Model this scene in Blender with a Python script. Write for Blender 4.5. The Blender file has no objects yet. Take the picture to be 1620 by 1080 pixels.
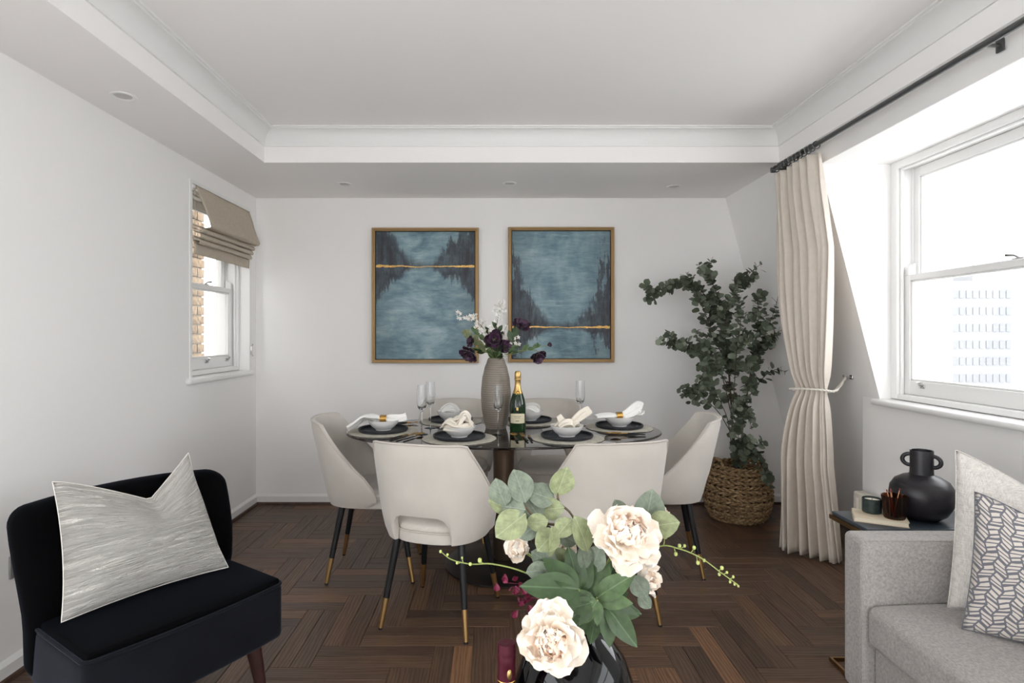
import bpy, bmesh, math, random
from mathutils import Vector, Matrix, noise
R = math.radians
rnd = random.Random(7)
S = bpy.context.scene
COL = S.collection

# ------------------------------------------------------------------ camera, sky, exposure
CAMZ, F, CX, CY = 1.28, 913.0, 784.0, 530.0
cd = bpy.data.cameras.new('camera'); cam = bpy.data.objects.new('camera', cd); COL.objects.link(cam)
cam.location = (0, 0, CAMZ); cam.rotation_euler = (R(90), 0, 0)
cd.sensor_width = 36; cd.lens = F / 1620 * 36
cd.shift_x = (810 - CX) / 1620; cd.shift_y = (CY - 540) / 1620
cd.clip_start = 0.02; cd.clip_end = 500
S.camera = cam
w = bpy.data.worlds.new('world'); S.world = w; w.use_nodes = True
bg = w.node_tree.nodes['Background']
bg.inputs[0].default_value = (0.975, 0.972, 1.0, 1); bg.inputs[1].default_value = 2.2
S.view_settings.view_transform = 'Standard'; S.view_settings.look = 'None'
S.view_settings.gamma = 1; S.view_settings.use_curve_mapping = False
S.view_settings.exposure = 1.5
S.cycles.max_bounces = 14; S.cycles.diffuse_bounces = 11; S.cycles.transparent_max_bounces = 24
S.cycles.transmission_bounces = 10
S.cycles.sample_clamp_indirect = 6

def portal(loc, rot, sx, sy):
    l = bpy.data.lights.new('sky_portal', 'AREA'); l.shape = 'RECTANGLE'; l.size = sx; l.size_y = sy
    l.cycles.is_portal = True
    o = bpy.data.objects.new('sky_portal', l); COL.objects.link(o); o.location = loc; o.rotation_euler = rot

def at(px, py, Y):
    return Vector(((px - CX) / F * Y, Y, CAMZ - (py - CY) / F * Y))

# ------------------------------------------------------------------ materials
def lin(c):
    return tuple(((x / 255) / 12.92 if x / 255 <= .04045 else ((x / 255 + .055) / 1.055) ** 2.4) for x in c) + (1,)

class NT:
    def __init__(s, name):
        s.m = bpy.data.materials.new(name); s.m.use_nodes = True; s.t = s.m.node_tree
        s.b = s.t.nodes['Principled BSDF']; s.out = s.t.nodes['Material Output']
    def n(s, typ, ins=None, **props):
        nd = s.t.nodes.new('ShaderNode' + typ)
        for k, v in props.items(): setattr(nd, k, v)
        for k, v in (ins or {}).items(): s.put(nd.inputs[k], v)
        return nd
    def put(s, sock, v):
        if isinstance(v, bpy.types.NodeSocket): s.t.links.new(v, sock)
        else: sock.default_value = v
    def math(s, op, a, b=0.0, c=0.0, clamp=False):
        nd = s.n('Math', {0: a, 1: b, 2: c}, operation=op, use_clamp=clamp); return nd.outputs[0]
    def mix(s, f, a, b, blend='MIX'):
        nd = s.n('Mix', data_type='RGBA', blend_type=blend)
        s.put(nd.inputs[0], f); s.put(nd.inputs[6], a); s.put(nd.inputs[7], b); return nd.outputs[2]
    def ramp(s, f, stops):
        nd = s.n('ValToRGB', {0: f}); e = nd.color_ramp.elements
        while len(e) < len(stops): e.new(0.5)
        for el, (p, c) in zip(e, stops): el.position = p; el.color = c if len(c) == 4 else lin(c)
        return nd.outputs[0]
    def noise(s, vec, scale, detail=4, rough=.5, dist=0.0):
        return s.n('TexNoise', {'Vector': vec, 'Scale': scale, 'Detail': detail, 'Roughness': rough, 'Distortion': dist}).outputs[0]
    def obj(s): return s.n('TexCoord').outputs['Object']
    def gen(s): return s.n('TexCoord').outputs['Generated']
    def mapv(s, vec, sc=(1, 1, 1), rot=(0, 0, 0), loc=(0, 0, 0)):
        return s.n('Mapping', {'Vector': vec, 'Scale': sc, 'Rotation': rot, 'Location': loc}).outputs[0]
    def bump(s, h, strength=.3, dist=.01):
        s.put(s.b.inputs['Normal'], s.n('Bump', {'Height': h, 'Strength': strength, 'Distance': dist}).outputs[0])
    def maprange(s, v, a, b, c=0.0, d=1.0):
        return s.n('MapRange', {0: v, 1: a, 2: b, 3: c, 4: d}).outputs[0]

def mat(name, col, rough=.5, metal=0, var=0, vscale=6, bump=0, bscale=200, bstretch=(1, 1, 1), sheen=0, coat=0, spec=.5, trans=0, ior=1.45, sub=0, bdist=.002):
    t = NT(name); b = t.b; c = lin(col)
    b.inputs['Base Color'].default_value = c; b.inputs['Roughness'].default_value = rough
    b.inputs['Metallic'].default_value = metal; b.inputs['Specular IOR Level'].default_value = spec
    b.inputs['Sheen Weight'].default_value = sheen; b.inputs['Coat Weight'].default_value = coat
    b.inputs['Transmission Weight'].default_value = trans; b.inputs['IOR'].default_value = ior
    if sheen: b.inputs['Sheen Roughness'].default_value = .4
    if var:
        nz = t.noise(t.obj(), vscale, 4)
        lo = tuple(x * (1 - var) for x in c[:3]) + (1,); hi = tuple(min(1, x * (1 + var)) for x in c[:3]) + (1,)
        t.put(b.inputs['Base Color'], t.ramp(nz, [(.3, lo), (.7, hi)]))
    if bump:
        t.bump(t.noise(t.mapv(t.obj(), bstretch), bscale, 3), bump, bdist)
    return t.m

M = {}
M['wall'] = mat('wall_paint', (244, 243, 242), .6, bump=.08, bscale=90, spec=.3)
M['ceil'] = mat('ceiling_paint', (245, 243, 242), .7, spec=.2)
M['gloss'] = mat('white_gloss_paint', (236, 236, 235), .32)
M['baseb'] = mat('baseboard_paint', (234, 234, 233), .4)
M['darkwood'] = mat('dark_beading', (70, 49, 38), .45, var=.3, vscale=20)
M['velvet'] = mat('cream_velvet', (201, 196, 188), .85, sheen=.35, var=.04, vscale=7, bump=.1, bscale=500, spec=.2)
M['piping'] = mat('cream_piping', (196, 189, 181), .8, sheen=.2)
M['blackleg'] = mat('black_lacquer', (20, 21, 24), .42)
M['gold'] = mat('brushed_gold', (196, 160, 108), .34, 1)
M['brass'] = mat('antique_brass', (150, 122, 84), .35, 1)
M['goldbright'] = mat('polished_gold', (214, 172, 96), .22, 1, bump=.3, bscale=300, bstretch=(1, 1, 8))
M['cutgold'] = mat('gold_cutlery', (200, 158, 92), .25, 1)
M['cutblack'] = mat('black_handle', (15, 15, 17), .35)
M['bronze'] = mat('bronze_column', (116, 100, 86), .36, .85, var=.1, vscale=4)
M['basem'] = mat('bronze_base', (62, 56, 52), .4, .75)
M['ceramic'] = mat('white_ceramic', (240, 239, 236), .25)
M['slate'] = mat('charcoal_stoneware', (44, 45, 50), .5, var=.1, vscale=30)
M['napkinw'] = mat('white_linen', (240, 239, 236), .85, bump=.3, bscale=700, spec=.2)
M['napkinc'] = mat('cream_linen', (236, 229, 216), .85, bump=.3, bscale=700, spec=.2)
M['blackvelvet'] = mat('black_velvet', (6, 6, 7), .95, sheen=.04, spec=.05)
t = M['blackvelvet'].node_tree.nodes['Principled BSDF']; t.inputs['Sheen Tint'].default_value = (.5, .6, .85, 1)
M['navyvelvet'] = mat('charcoal_velvet_boxing', (20, 21, 25), .9, sheen=.16, spec=.1, var=.15, vscale=9)
M['navyvelvet'].node_tree.nodes['Principled BSDF'].inputs['Sheen Tint'].default_value = (.6, .68, .9, 1)
M['walnut'] = mat('dark_walnut', (52, 30, 28), .3, var=.2, vscale=30)
M['blind'] = mat('beige_linen', (190, 180, 164), .9, var=.06, vscale=60, bump=.3, bscale=400, spec=.15)
M['curtain'] = mat('curtain_linen', (216, 207, 196), .85, var=.03, vscale=30, bump=.15, bscale=600, spec=.2)
M['rope'] = mat('cream_rope', (226, 222, 212), .8)
M['pole'] = mat('grey_metal', (92, 93, 94), .35, .6)
M['chrome'] = mat('chrome', (200, 200, 200), .15, 1)
M['plate'] = mat('brushed_steel', (150, 150, 152), .45, .4)
M['blackvase'] = mat('matt_black_ceramic', (30, 28, 32), .38, bump=.25, bscale=14, bstretch=(.2, .2, 6), bdist=.004)
M['glossblack'] = mat('gloss_black_ceramic', (4, 4, 6), .05, spec=.4)
M['marble'] = mat('blue_black_marble', (52, 60, 68), .3, var=.35, vscale=14)
M['paper'] = mat('book_cover', (196, 182, 158), .7)
M['pages'] = mat('book_pages', (216, 206, 186), .8, bump=.4, bscale=60, bstretch=(.1, .1, 12))
M['candle_glass'] = mat('green_black_glass', (44, 54, 52), .18, var=.3, vscale=60)
M['wax'] = mat('candle_wax', (226, 220, 204), .5)
M['match'] = mat('match_wood', (196, 148, 112), .7)
M['matchhead'] = mat('match_head', (120, 52, 40), .7)
M['radiator'] = mat('radiator_enamel', (222, 217, 206), .35)
M['soil'] = mat('soil', (48, 38, 30), .9)
M['bark'] = mat('bark', (74, 60, 50), .8, var=.3, vscale=60)
M['twig'] = mat('twig', (92, 80, 58), .7)
M['eucd'] = mat('eucalyptus_leaf', (80, 89, 72), .6, var=.3, vscale=9)
M['eucb'] = mat('eucalyptus_leaf_pale', (118, 127, 110), .6, var=.25, vscale=9)
M['eucbig'] = mat('silk_leaf_greygreen', (104, 124, 108), .55, var=.22, vscale=14)
M['euclight'] = mat('silk_leaf_lightgreen', (140, 158, 108), .5, var=.18, vscale=16)
M['leafdark'] = mat('peony_leaf', (58, 88, 52), .45, var=.3, vscale=22)
M['leafmid'] = mat('peony_leaf_mid', (84, 114, 76), .45, var=.25, vscale=22)
def leafmat(name, col, vein, n=9, rough=.5, lobed=False):
    t = NT(name); sp = t.n('SeparateXYZ', {0: t.gen()}); x, y = sp.outputs[0], sp.outputs[1]
    ax = t.math('ABSOLUTE', t.math('SUBTRACT', x, .5)); nz = t.noise(t.obj(), 5, 4)
    c = t.mix(t.maprange(nz, .3, .7), lin(tuple(v * .86 for v in col)), lin(tuple(min(255, v * 1.12) for v in col)))
    mid = t.maprange(ax, .006, .022, 1, 0)
    side = t.math('SINE', t.math('MULTIPLY', t.math('SUBTRACT', y, t.math('MULTIPLY', ax, .9)), n * 2 * math.pi))
    side = t.math('MULTIPLY', t.maprange(side, .90, 1.0), .45)
    f = mid if lobed else t.math('MAXIMUM', mid, side)
    t.put(t.b.inputs['Base Color'], t.mix(t.math('MULTIPLY', f, .6), c, lin(vein))); t.b.inputs['Roughness'].default_value = rough
    t.b.inputs['Specular IOR Level'].default_value = .35
    t.bump(t.math('MULTIPLY', f, -1.0), .3, .002); return t.m
M['eucbig'] = leafmat('silk_leaf_greygreen', (112, 122, 106), (150, 160, 146), 7)
M['euclight'] = leafmat('silk_leaf_lightgreen', (136, 144, 108), (176, 184, 150), 8)
M['leafdark'] = leafmat('peony_leaf', (60, 80, 50), (98, 122, 90), 8, .42, True)
M['leafmid'] = leafmat('peony_leaf_mid', (80, 102, 66), (120, 142, 106), 8, .42, True)
M['bud'] = mat('green_bud', (176, 186, 112), .5)
M['budstem'] = mat('green_stem', (138, 150, 84), .5)
M['petal'] = mat('peony_petal', (250, 243, 234), .7, var=.05, vscale=25, sheen=.1)
M['petalin'] = mat('peony_petal_blush', (248, 234, 220), .7, var=.06, vscale=25)
M['berry'] = mat('magenta_blossom', (112, 20, 56), .5)
M['purple'] = mat('hellebore_petal', (52, 30, 48), .5, var=.35, vscale=40, sheen=.2)
M['purpleB'] = mat('hellebore_petal_light', (78, 48, 74), .5, var=.3, vscale=40, sheen=.2)
M['yelgreen'] = mat('stamen', (150, 156, 84), .6)
M['blossom'] = mat('white_blossom', (238, 236, 230), .6)
M['foil'] = mat('gold_foil', (206, 172, 112), .32, .9, bump=.5, bscale=120)
M['label'] = mat('bottle_label', (214, 206, 178), .6)
M['ink'] = mat('label_ink', (120, 112, 88), .6)
M['winecap'] = mat('burgundy_foil', (74, 14, 32), .3, .35)
M['render'] = mat('white_render', (226, 226, 224), .8)
M['mortar'] = mat('mortar', (150, 142, 128), .9)
M['outground'] = mat('pale_ground', (214, 215, 214), .9)
M['tower'] = mat('pale_concrete', (126, 127, 128), .8)
M['towerwin'] = mat('tower_glazing', (116, 118, 121), .4)
M['lampglass'] = mat('downlight_lens', (196, 194, 190), .3)
M['backdark'] = mat('coffee_table_wood', (50, 42, 38), .4, var=.2, vscale=12)

def brick_mat(name, c):
    t = NT(name); nz = t.noise(t.obj(), 30, 5)
    r = t.n('ObjectInfo').outputs['Random']
    a = t.mix(r, lin(c), lin((c[0] - 45, c[1] - 45, c[2] - 40)))
    t.put(t.b.inputs['Base Color'], t.mix(t.maprange(nz, .35, .75), a, lin((min(255, c[0] + 30), min(255, c[1] + 25), c[2] + 15))))
    t.b.inputs['Roughness'].default_value = .9; t.bump(nz, .6, .01); return t.m
M['brick'] = brick_mat('stock_brick', (122, 106, 88))

def wood_floor():
    t = NT('oak_parquet'); uv = t.n('UVMap', uv_map='grain').outputs[0]
    tone = t.n('Attribute', attribute_name='tone').outputs['Fac']
    long = t.mapv(uv, (2.2, 34, 1))
    g1 = t.noise(long, 2.2, 6, .62, 1.2)
    g2 = t.noise(t.mapv(uv, (7, 210, 1)), 1.0, 4, .7)
    rings = t.n('TexWave', {'Vector': t.mapv(uv, (1.1, 9, 1)), 'Scale': 2.4, 'Distortion': 9, 'Detail': 3, 'Detail Scale': 1.0}, wave_type='BANDS', bands_direction='Y').outputs['Fac']
    base = t.ramp(tone, [(0, (72, 55, 45)), (.45, (92, 71, 57)), (.8, (108, 81, 62)), (1, (128, 94, 68))])
    dark = t.mix(1.0, base, (.52, .50, .48, 1), 'MULTIPLY')
    f = t.math('ADD', t.math('MULTIPLY', g1, .75), t.math('MULTIPLY', g2, .25))
    f = t.math('ADD', t.math('MULTIPLY', f, .75), t.math('MULTIPLY', rings, .25))
    c = t.mix(t.maprange(f, .36, .62), dark, base)
    c = t.mix(t.math('MULTIPLY', t.maprange(t.noise(t.mapv(uv, (3, 12, 1)), 1.5, 2), .5, .8), .25), c, lin((120, 90, 66)))
    t.put(t.b.inputs['Base Color'], c)
    t.put(t.b.inputs['Roughness'], t.maprange(f, .3, .7, .46, .32))
    t.b.inputs['Specular IOR Level'].default_value = .4
    t.bump(t.math('ADD', f, t.math('MULTIPLY', g2, .4)), .22, .003)
    return t.m
M['floor'] = wood_floor()

def thin_glass(name, tint, rough=0.0, ior=1.45):
    t = NT(name); tr = t.n('BsdfTransparent', {'Color': tint}); gl = t.n('BsdfGlossy', {'Color': (1, 1, 1, 1), 'Roughness': rough})
    r0 = ((ior - 1) / (ior + 1)) ** 2; fc = t.n('LayerWeight', {'Blend': .5}).outputs['Facing']
    fr = t.math('MULTIPLY_ADD', t.math('POWER', fc, 5.0), 1 - r0, r0)
    mx = t.n('MixShader', {0: fr, 1: tr.outputs[0], 2: gl.outputs[0]})
    t.t.links.new(mx.outputs[0], t.out.inputs[0]); return t.m
M['pane'] = thin_glass('window_glass', (.97, .98, .98, 1))
M['smoked'] = thin_glass('smoked_glass', (.33, .31, .30, 1), 0.015, 1.7)
M['wineglass'] = mat('clear_glass', (250, 251, 252), 0.0, trans=1, ior=1.45)
M['amber'] = thin_glass('amber_glass', (.42, .22, .14, 1), 0.05, 1.5)
M['greenglass'] = mat('green_bottle_glass', (24, 52, 26), .06, coat=.3, var=.5, vscale=9)
M['darkglass'] = mat('dark_bottle_glass', (10, 14, 12), .05)

def smoky():
    t = NT('ribbed_smoky_glass'); o = t.obj()
    z = t.n('SeparateXYZ', {0: o}).outputs[2]
    wv = t.math('SINE', t.math('MULTIPLY', z, 2 * math.pi / .0125))
    c = t.mix(t.maprange(wv, -1, 1), lin((150, 140, 128)), lin((176, 166, 153)))
    t.put(t.b.inputs['Base Color'], c); t.b.inputs['Roughness'].default_value = .42
    t.b.inputs['Transmission Weight'].default_value = .45
    return t.m
M['smoky'] = smoky()

def weave(name, c1, c2, scale=420, strength=.5, rough=.9):
    t = NT(name); o = t.obj()
    a = t.noise(t.mapv(o, (.12, 1, .12)), scale, 2); b = t.noise(t.mapv(o, (1, .12, .12)), scale, 2); c = t.noise(t.mapv(o, (.12, .12, 1)), scale, 2)
    m = t.math('MULTIPLY', t.math('ADD', t.math('ADD', a, b), c), .333)
    t.put(t.b.inputs['Base Color'], t.mix(t.maprange(m, .4, .6), lin(c1), lin(c2)))
    t.b.inputs['Roughness'].default_value = rough; t.b.inputs['Specular IOR Level'].default_value = .15
    t.b.inputs['Sheen Weight'].default_value = .15
    t.bump(m, strength, .004); return t.m
M['sofa'] = weave('sofa_weave', (144, 140, 136), (180, 176, 172), 950, .6)
M['cream_weave'] = weave('oatmeal_weave', (196, 192, 186), (226, 222, 216))
M['placemat'] = weave('placemat_weave', (150, 146, 134), (186, 182, 168), 260, .6)
M['seatvelvet'] = weave('seat_chenille', (204, 198, 190), (214, 208, 200), 500, .12)

def crinkle():
    t = NT('crinkled_ivory_cloth'); uv = t.n('UVMap', uv_map='cloth').outputs[0]
    n1 = t.noise(t.mapv(uv, (4, 38, 1), (0, 0, R(-4))), 1.0, 5, .65, 1.5)
    n2 = t.noise(t.mapv(uv, (14, 130, 1), (0, 0, R(7))), 1.0, 4, .6, .8)
    r = t.math('ABSOLUTE', t.math('SUBTRACT', n1, .5)); r = t.math('SUBTRACT', 1.0, t.math('MULTIPLY', r, 5.0), clamp=True)
    h = t.math('ADD', r, t.math('MULTIPLY', n2, .7))
    t.put(t.b.inputs['Base Color'], t.mix(t.maprange(h, .2, 1.1), lin((180, 175, 167)), lin((238, 234, 227))))  # wrinkle shade painted into the cloth colour: darker creases, lighter ridges
    t.b.inputs['Roughness'].default_value = .8; t.b.inputs['Sheen Weight'].default_value = .2
    t.bump(h, 1.0, .013); return t.m
M['crinkle'] = crinkle()

def geo_pattern():
    t = NT('woven_leaf_pattern'); uv = t.n('UVMap', uv_map='cloth').outputs[0]
    sp = t.n('SeparateXYZ', {0: t.mapv(uv, (1, 1, 1), (0, 0, R(6)))}); u, v = sp.outputs[0], sp.outputs[1]
    cu = t.math('MULTIPLY', u, 18.0)
    zig = t.math('MULTIPLY', t.math('PINGPONG', t.math('MULTIPLY', v, 10.0), .5), .7)
    cu = t.math('ADD', cu, zig)
    s = t.math('FRACT', cu); col = t.math('FLOOR', cu)
    par = t.math('SUBTRACT', t.math('MULTIPLY', t.math('MODULO', t.math('ADD', col, 100.0), 2.0), 2.0), 1.0)
    vv = t.math('ADD', t.math('MULTIPLY', v, 37.0), t.math('MULTIPLY', t.math('MULTIPLY', s, par), 1.1))
    st = t.math('FRACT', vv)
    a = t.math('LESS_THAN', s, .17); b = t.math('LESS_THAN', st, .34)
    cell = t.math('LESS_THAN', t.math('FRACT', t.math('DIVIDE', vv, 3.0)), .2)
    f = t.math('MAXIMUM', t.math('MAXIMUM', a, b), cell)
    n = t.noise(uv, 220, 2)
    t.put(t.b.inputs['Base Color'], t.mix(f, t.mix(n, lin((196, 188, 178)), lin((218, 212, 204))), t.mix(n, lin((88, 88, 96)), lin((122, 122, 130)))))
    t.b.inputs['Roughness'].default_value = .75; t.b.inputs['Sheen Weight'].default_value = .2
    t.bump(t.math('ADD', f, t.math('MULTIPLY', n, .3)), .3, .003); return t.m
M['geo'] = geo_pattern()

def painting(name, hor, seed, left_h, right_h, refl, flip):
    t = NT(name); g = t.gen(); sp = t.n('SeparateXYZ', {0: g}); x, z = sp.outputs[0], sp.outputs[2]
    v3 = t.n('CombineXYZ', {0: x, 1: seed, 2: z}).outputs[0]
    big = t.noise(t.mapv(v3, (1.6, 1, 1.1 if flip else 3.2), (0, R(28) if flip else 0, 0)), 1.7, 5, .6, .6)
    br = t.noise(t.mapv(v3, (3, 1, 16), (0, R(38) if flip else R(4), 0)), 2.0, 6, .7, .4)
    m = t.math('ADD', t.math('MULTIPLY', big, .65), t.math('MULTIPLY', br, .35))
    c = t.ramp(m, [(.34, (70, 98, 112)), (.46, (108, 138, 150)), (.55, (134, 162, 170)), (.66, (170, 190, 196))])
    hi = t.maprange(t.noise(t.mapv(v3, (2, 1, 26), (0, R(3), 0)), 2.4, 5, .6), .60, .74)
    c = t.mix(t.math('MULTIPLY', hi, .5), c, lin((176, 194, 202)))
    # dark water away from the horizon
    c = t.mix(t.math('MULTIPLY', t.maprange(t.math('ABSOLUTE', t.math('SUBTRACT', x, .5)), .2, .52), .45), c, lin((44, 62, 76)))
    # tree masses: ragged vertical streaks
    st = t.noise(t.mapv(v3, (30, 1, 1.6)), 1.3, 6, .72)
    st2 = t.noise(t.mapv(v3, (9, 1, 5)), 1.4, 6, .7)
    st3 = t.noise(t.mapv(v3, (3.2, 1, 1.4)), 1.5, 6, .7)
    rag = t.math('ADD', t.math('MULTIPLY', t.math('SUBTRACT', st, .5), .75), t.math('ADD', t.math('MULTIPLY', t.math('SUBTRACT', st2, .5), .8), t.math('MULTIPLY', t.math('SUBTRACT', st3, .5), 1.0)))
    xw = t.math('ADD', x, t.math('MULTIPLY', t.math('SUBTRACT', st3, .5), .55))
    dl = t.math('POWER', t.math('SUBTRACT', 1.0, t.math('DIVIDE', xw, .50), clamp=True), 2.1)
    dr = t.math('POWER', t.math('DIVIDE', t.math('SUBTRACT', xw, .52), .48, clamp=True), 2.1)
    hgt = t.math('ADD', t.math('MULTIPLY', dl, left_h), t.math('MULTIPLY', dr, right_h))
    hgt = t.math('ADD', hgt, .006)
    dz = t.math('SUBTRACT', z, hor)
    up = t.math('MAXIMUM', dz, 0.0); dn = t.math('DIVIDE', t.math('MAXIMUM', t.math('MULTIPLY', dz, -1.0), 0.0), refl)
    d = t.math('ADD', up, dn)
    val = t.math('ADD', t.math('SUBTRACT', hgt, d), t.math('MULTIPLY', rag, t.math('ADD', t.math('MULTIPLY', hgt, 2.2), .03)))
    k = t.maprange(val, -.05, .02)
    dark = t.mix(t.maprange(st2, .5, .75), lin((31, 29, 42)), lin((62, 78, 88)))
    c = t.mix(t.math('MULTIPLY', k, t.maprange(t.math('ADD', st, st2), .85, 1.15, .98, .72)), c, dark)
    t.put(t.b.inputs['Base Color'], c); t.b.inputs['Roughness'].default_value = .45
    t.bump(br, .25, .003); return t.m
M['paint_a'] = painting('lake_painting_high_horizon', .728, 2.3, .50, .42, .55, False)
M['paint_b'] = painting('lake_painting_low_horizon', .245, 8.1, .62, .50, .45, True)

# ------------------------------------------------------------------ mesh helpers
class G:
    def __init__(s): s.v = []; s.f = []; s.uv = None
    def add(s, vs, fs):
        k = len(s.v); s.v += [tuple(a) for a in vs]; s.f += [tuple(i + k for i in f) for f in fs]; return s
    def box(s, x0, x1, y0, y1, z0, z1):
        return s.add([(x0, y0, z0), (x1, y0, z0), (x1, y1, z0), (x0, y1, z0), (x0, y0, z1), (x1, y0, z1), (x1, y1, z1), (x0, y1, z1)],
                     [(0, 3, 2, 1), (4, 5, 6, 7), (0, 1, 5, 4), (1, 2, 6, 5), (2, 3, 7, 6), (3, 0, 4, 7)])
    def prism(s, poly, y0, y1):   # poly in (x,z), extruded along y
        n = len(poly); vs = [(x, y0, z) for x, z in poly] + [(x, y1, z) for x, z in poly]
        return s.add(vs, [tuple(range(n)), tuple(range(2 * n - 1, n - 1, -1))] + [(i, i + n, (i + 1) % n + n, (i + 1) % n) for i in range(n)])
    def rbox(s, c, h, r, seg=4, mid=1, fn=None):   # rounded box, centre c, half sizes h
        c = Vector(c)
        def ax(hh):
            L = [-hh + r * (1 - math.cos(R(90) * i / seg)) for i in range(seg + 1)]
            inner = hh - r
            M_ = [-inner + 2 * inner * i / mid for i in range(1, mid)]
            return L + M_ + [-a for a in reversed(L)]
        A = [ax(h[0]), ax(h[1]), ax(h[2])]
        idx = {}; vs = []
        def put(p):
            key = (round(p[0], 6), round(p[1], 6), round(p[2], 6))
            if key not in idx:
                q = Vector([max(-(h[i] - r), min(h[i] - r, p[i])) for i in range(3)])
                d = Vector(p) - q
                P = q + (d.normalized() * r if d.length > 1e-9 else Vector())
                P = P + c
                if fn: P = Vector(fn(P))
                idx[key] = len(vs); vs.append(P)
            return idx[key]
        fs = []
        for a in range(3):
            b, d = (a + 1) % 3, (a + 2) % 3
            for sgn in (-1, 1):
                for i in range(len(A[b]) - 1):
                    for j in range(len(A[d]) - 1):
                        q = []
                        for (ii, jj) in ((i, j), (i + 1, j), (i + 1, j + 1), (i, j + 1)):
                            p = [0, 0, 0]; p[a] = sgn * h[a]; p[b] = A[b][ii]; p[d] = A[d][jj]; q.append(put(p))
                        if sgn < 0: q.reverse()
                        if len(set(q)) >= 3: fs.append(tuple(dict.fromkeys(q)))
        return s.add(vs, fs)
    def lathe(s, prof, n=32, c=(0, 0, 0), fn=None, close=False):
        vs = []; fs = []
        for r, z in prof:
            for k in range(n):
                a = 2 * math.pi * k / n; rr = fn(r, z, a) if fn else r
                vs.append((c[0] + rr * math.cos(a), c[1] + rr * math.sin(a), c[2] + z))
        for i in range(len(prof) - 1):
            for k in range(n):
                fs.append((i * n + k, i * n + (k + 1) % n, (i + 1) * n + (k + 1) % n, (i + 1) * n + k))
        if close: fs.append(tuple(reversed(range(n)))); fs.append(tuple(range((len(prof) - 1) * n, len(prof) * n)))
        return s.add(vs, fs)
    def tube(s, pts, r, n=8, caps=True, closed=False):
        pts = [Vector(p) for p in pts]; m = len(pts); rs = r if isinstance(r, (list, tuple)) else [r] * m
        vs = []; fs = []; prev = None
        for i, p in enumerate(pts):
            if closed: d = pts[(i + 1) % m] - pts[i - 1]
            else: d = pts[min(i + 1, m - 1)] - pts[max(i - 1, 0)]
            d.normalize()
            if prev is None:
                u = d.cross(Vector((0, 0, 1)));
                if u.length < .05: u = d.cross(Vector((1, 0, 0)))
            else: u = prev - d * prev.dot(d)
            u.normalize(); prev = u; w_ = d.cross(u)
            for k in range(n):
                a = 2 * math.pi * k / n; vs.append(p + (u * math.cos(a) + w_ * math.sin(a)) * rs[i])
        for i in range(m if closed else m - 1):
            j = (i + 1) % m
            for k in range(n): fs.append((i * n + k, i * n + (k + 1) % n, j * n + (k + 1) % n, j * n + k))
        if caps and not closed: fs.append(tuple(reversed(range(n)))); fs.append(tuple(range((m - 1) * n, m * n)))
        return s.add(vs, fs)
    def sheet(s, fn, us, vs_):
        k = len(us); vs = [fn(u, v) for v in vs_ for u in us]
        return s.add(vs, [(j * k + i, j * k + i + 1, (j + 1) * k + i + 1, (j + 1) * k + i) for j in range(len(vs_) - 1) for i in range(k - 1)])
    def disc(s, c, r, n=24, z=None):
        return s.add([(c[0] + r * math.cos(2 * math.pi * k / n), c[1] + r * math.sin(2 * math.pi * k / n), c[2]) for k in range(n)], [tuple(range(n))])
    def mesh(s, name, m, smooth=40, recalc=True):
        me = bpy.data.meshes.new(name); me.from_pydata(s.v, [], s.f); me.materials.append(m)
        if recalc:
            bm = bmesh.new(); bm.from_mesh(me); bmesh.ops.recalc_face_normals(bm, faces=bm.faces); bm.to_mesh(me); bm.free()
        if smooth:
            me.shade_smooth(); me.set_sharp_from_angle(angle=R(smooth))
        return me
    def build(s, name, m, parent=None, smooth=40, solid=0, sub=0, recalc=True, off=0, **tags):
        o = bpy.data.objects.new(name, s.mesh(name, m, smooth, recalc)); COL.objects.link(o)
        if parent: o.parent = parent
        if solid:
            md = o.modifiers.new('solid', 'SOLIDIFY'); md.thickness = solid; md.offset = off
        if sub:
            md = o.modifiers.new('sub', 'SUBSURF'); md.levels = sub; md.render_levels = sub
        for k, v in tags.items(): o[k] = v
        return o

def lerp(a, b, t): return a + (b - a) * t
def frange(a, b, n): return [a + (b - a) * i / n for i in range(n + 1)]
def sstep(a, b, x):
    t = max(0, min(1, (x - a) / (b - a))); return t * t * (3 - 2 * t)
def spline(pts, n=6):
    P = [Vector(p) for p in pts]; P = [P[0] * 2 - P[1]] + P + [P[-1] * 2 - P[-2]]; out = []
    for i in range(1, len(P) - 2):
        for k in range(n):
            t = k / n; a, b, c, d = P[i - 1:i + 3]
            out.append(.5 * ((2 * b) + (c - a) * t + (2 * a - 5 * b + 4 * c - d) * t * t + (3 * b - a - 3 * c + d) * t ** 3))
    out.append(P[-2]); return out

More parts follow.
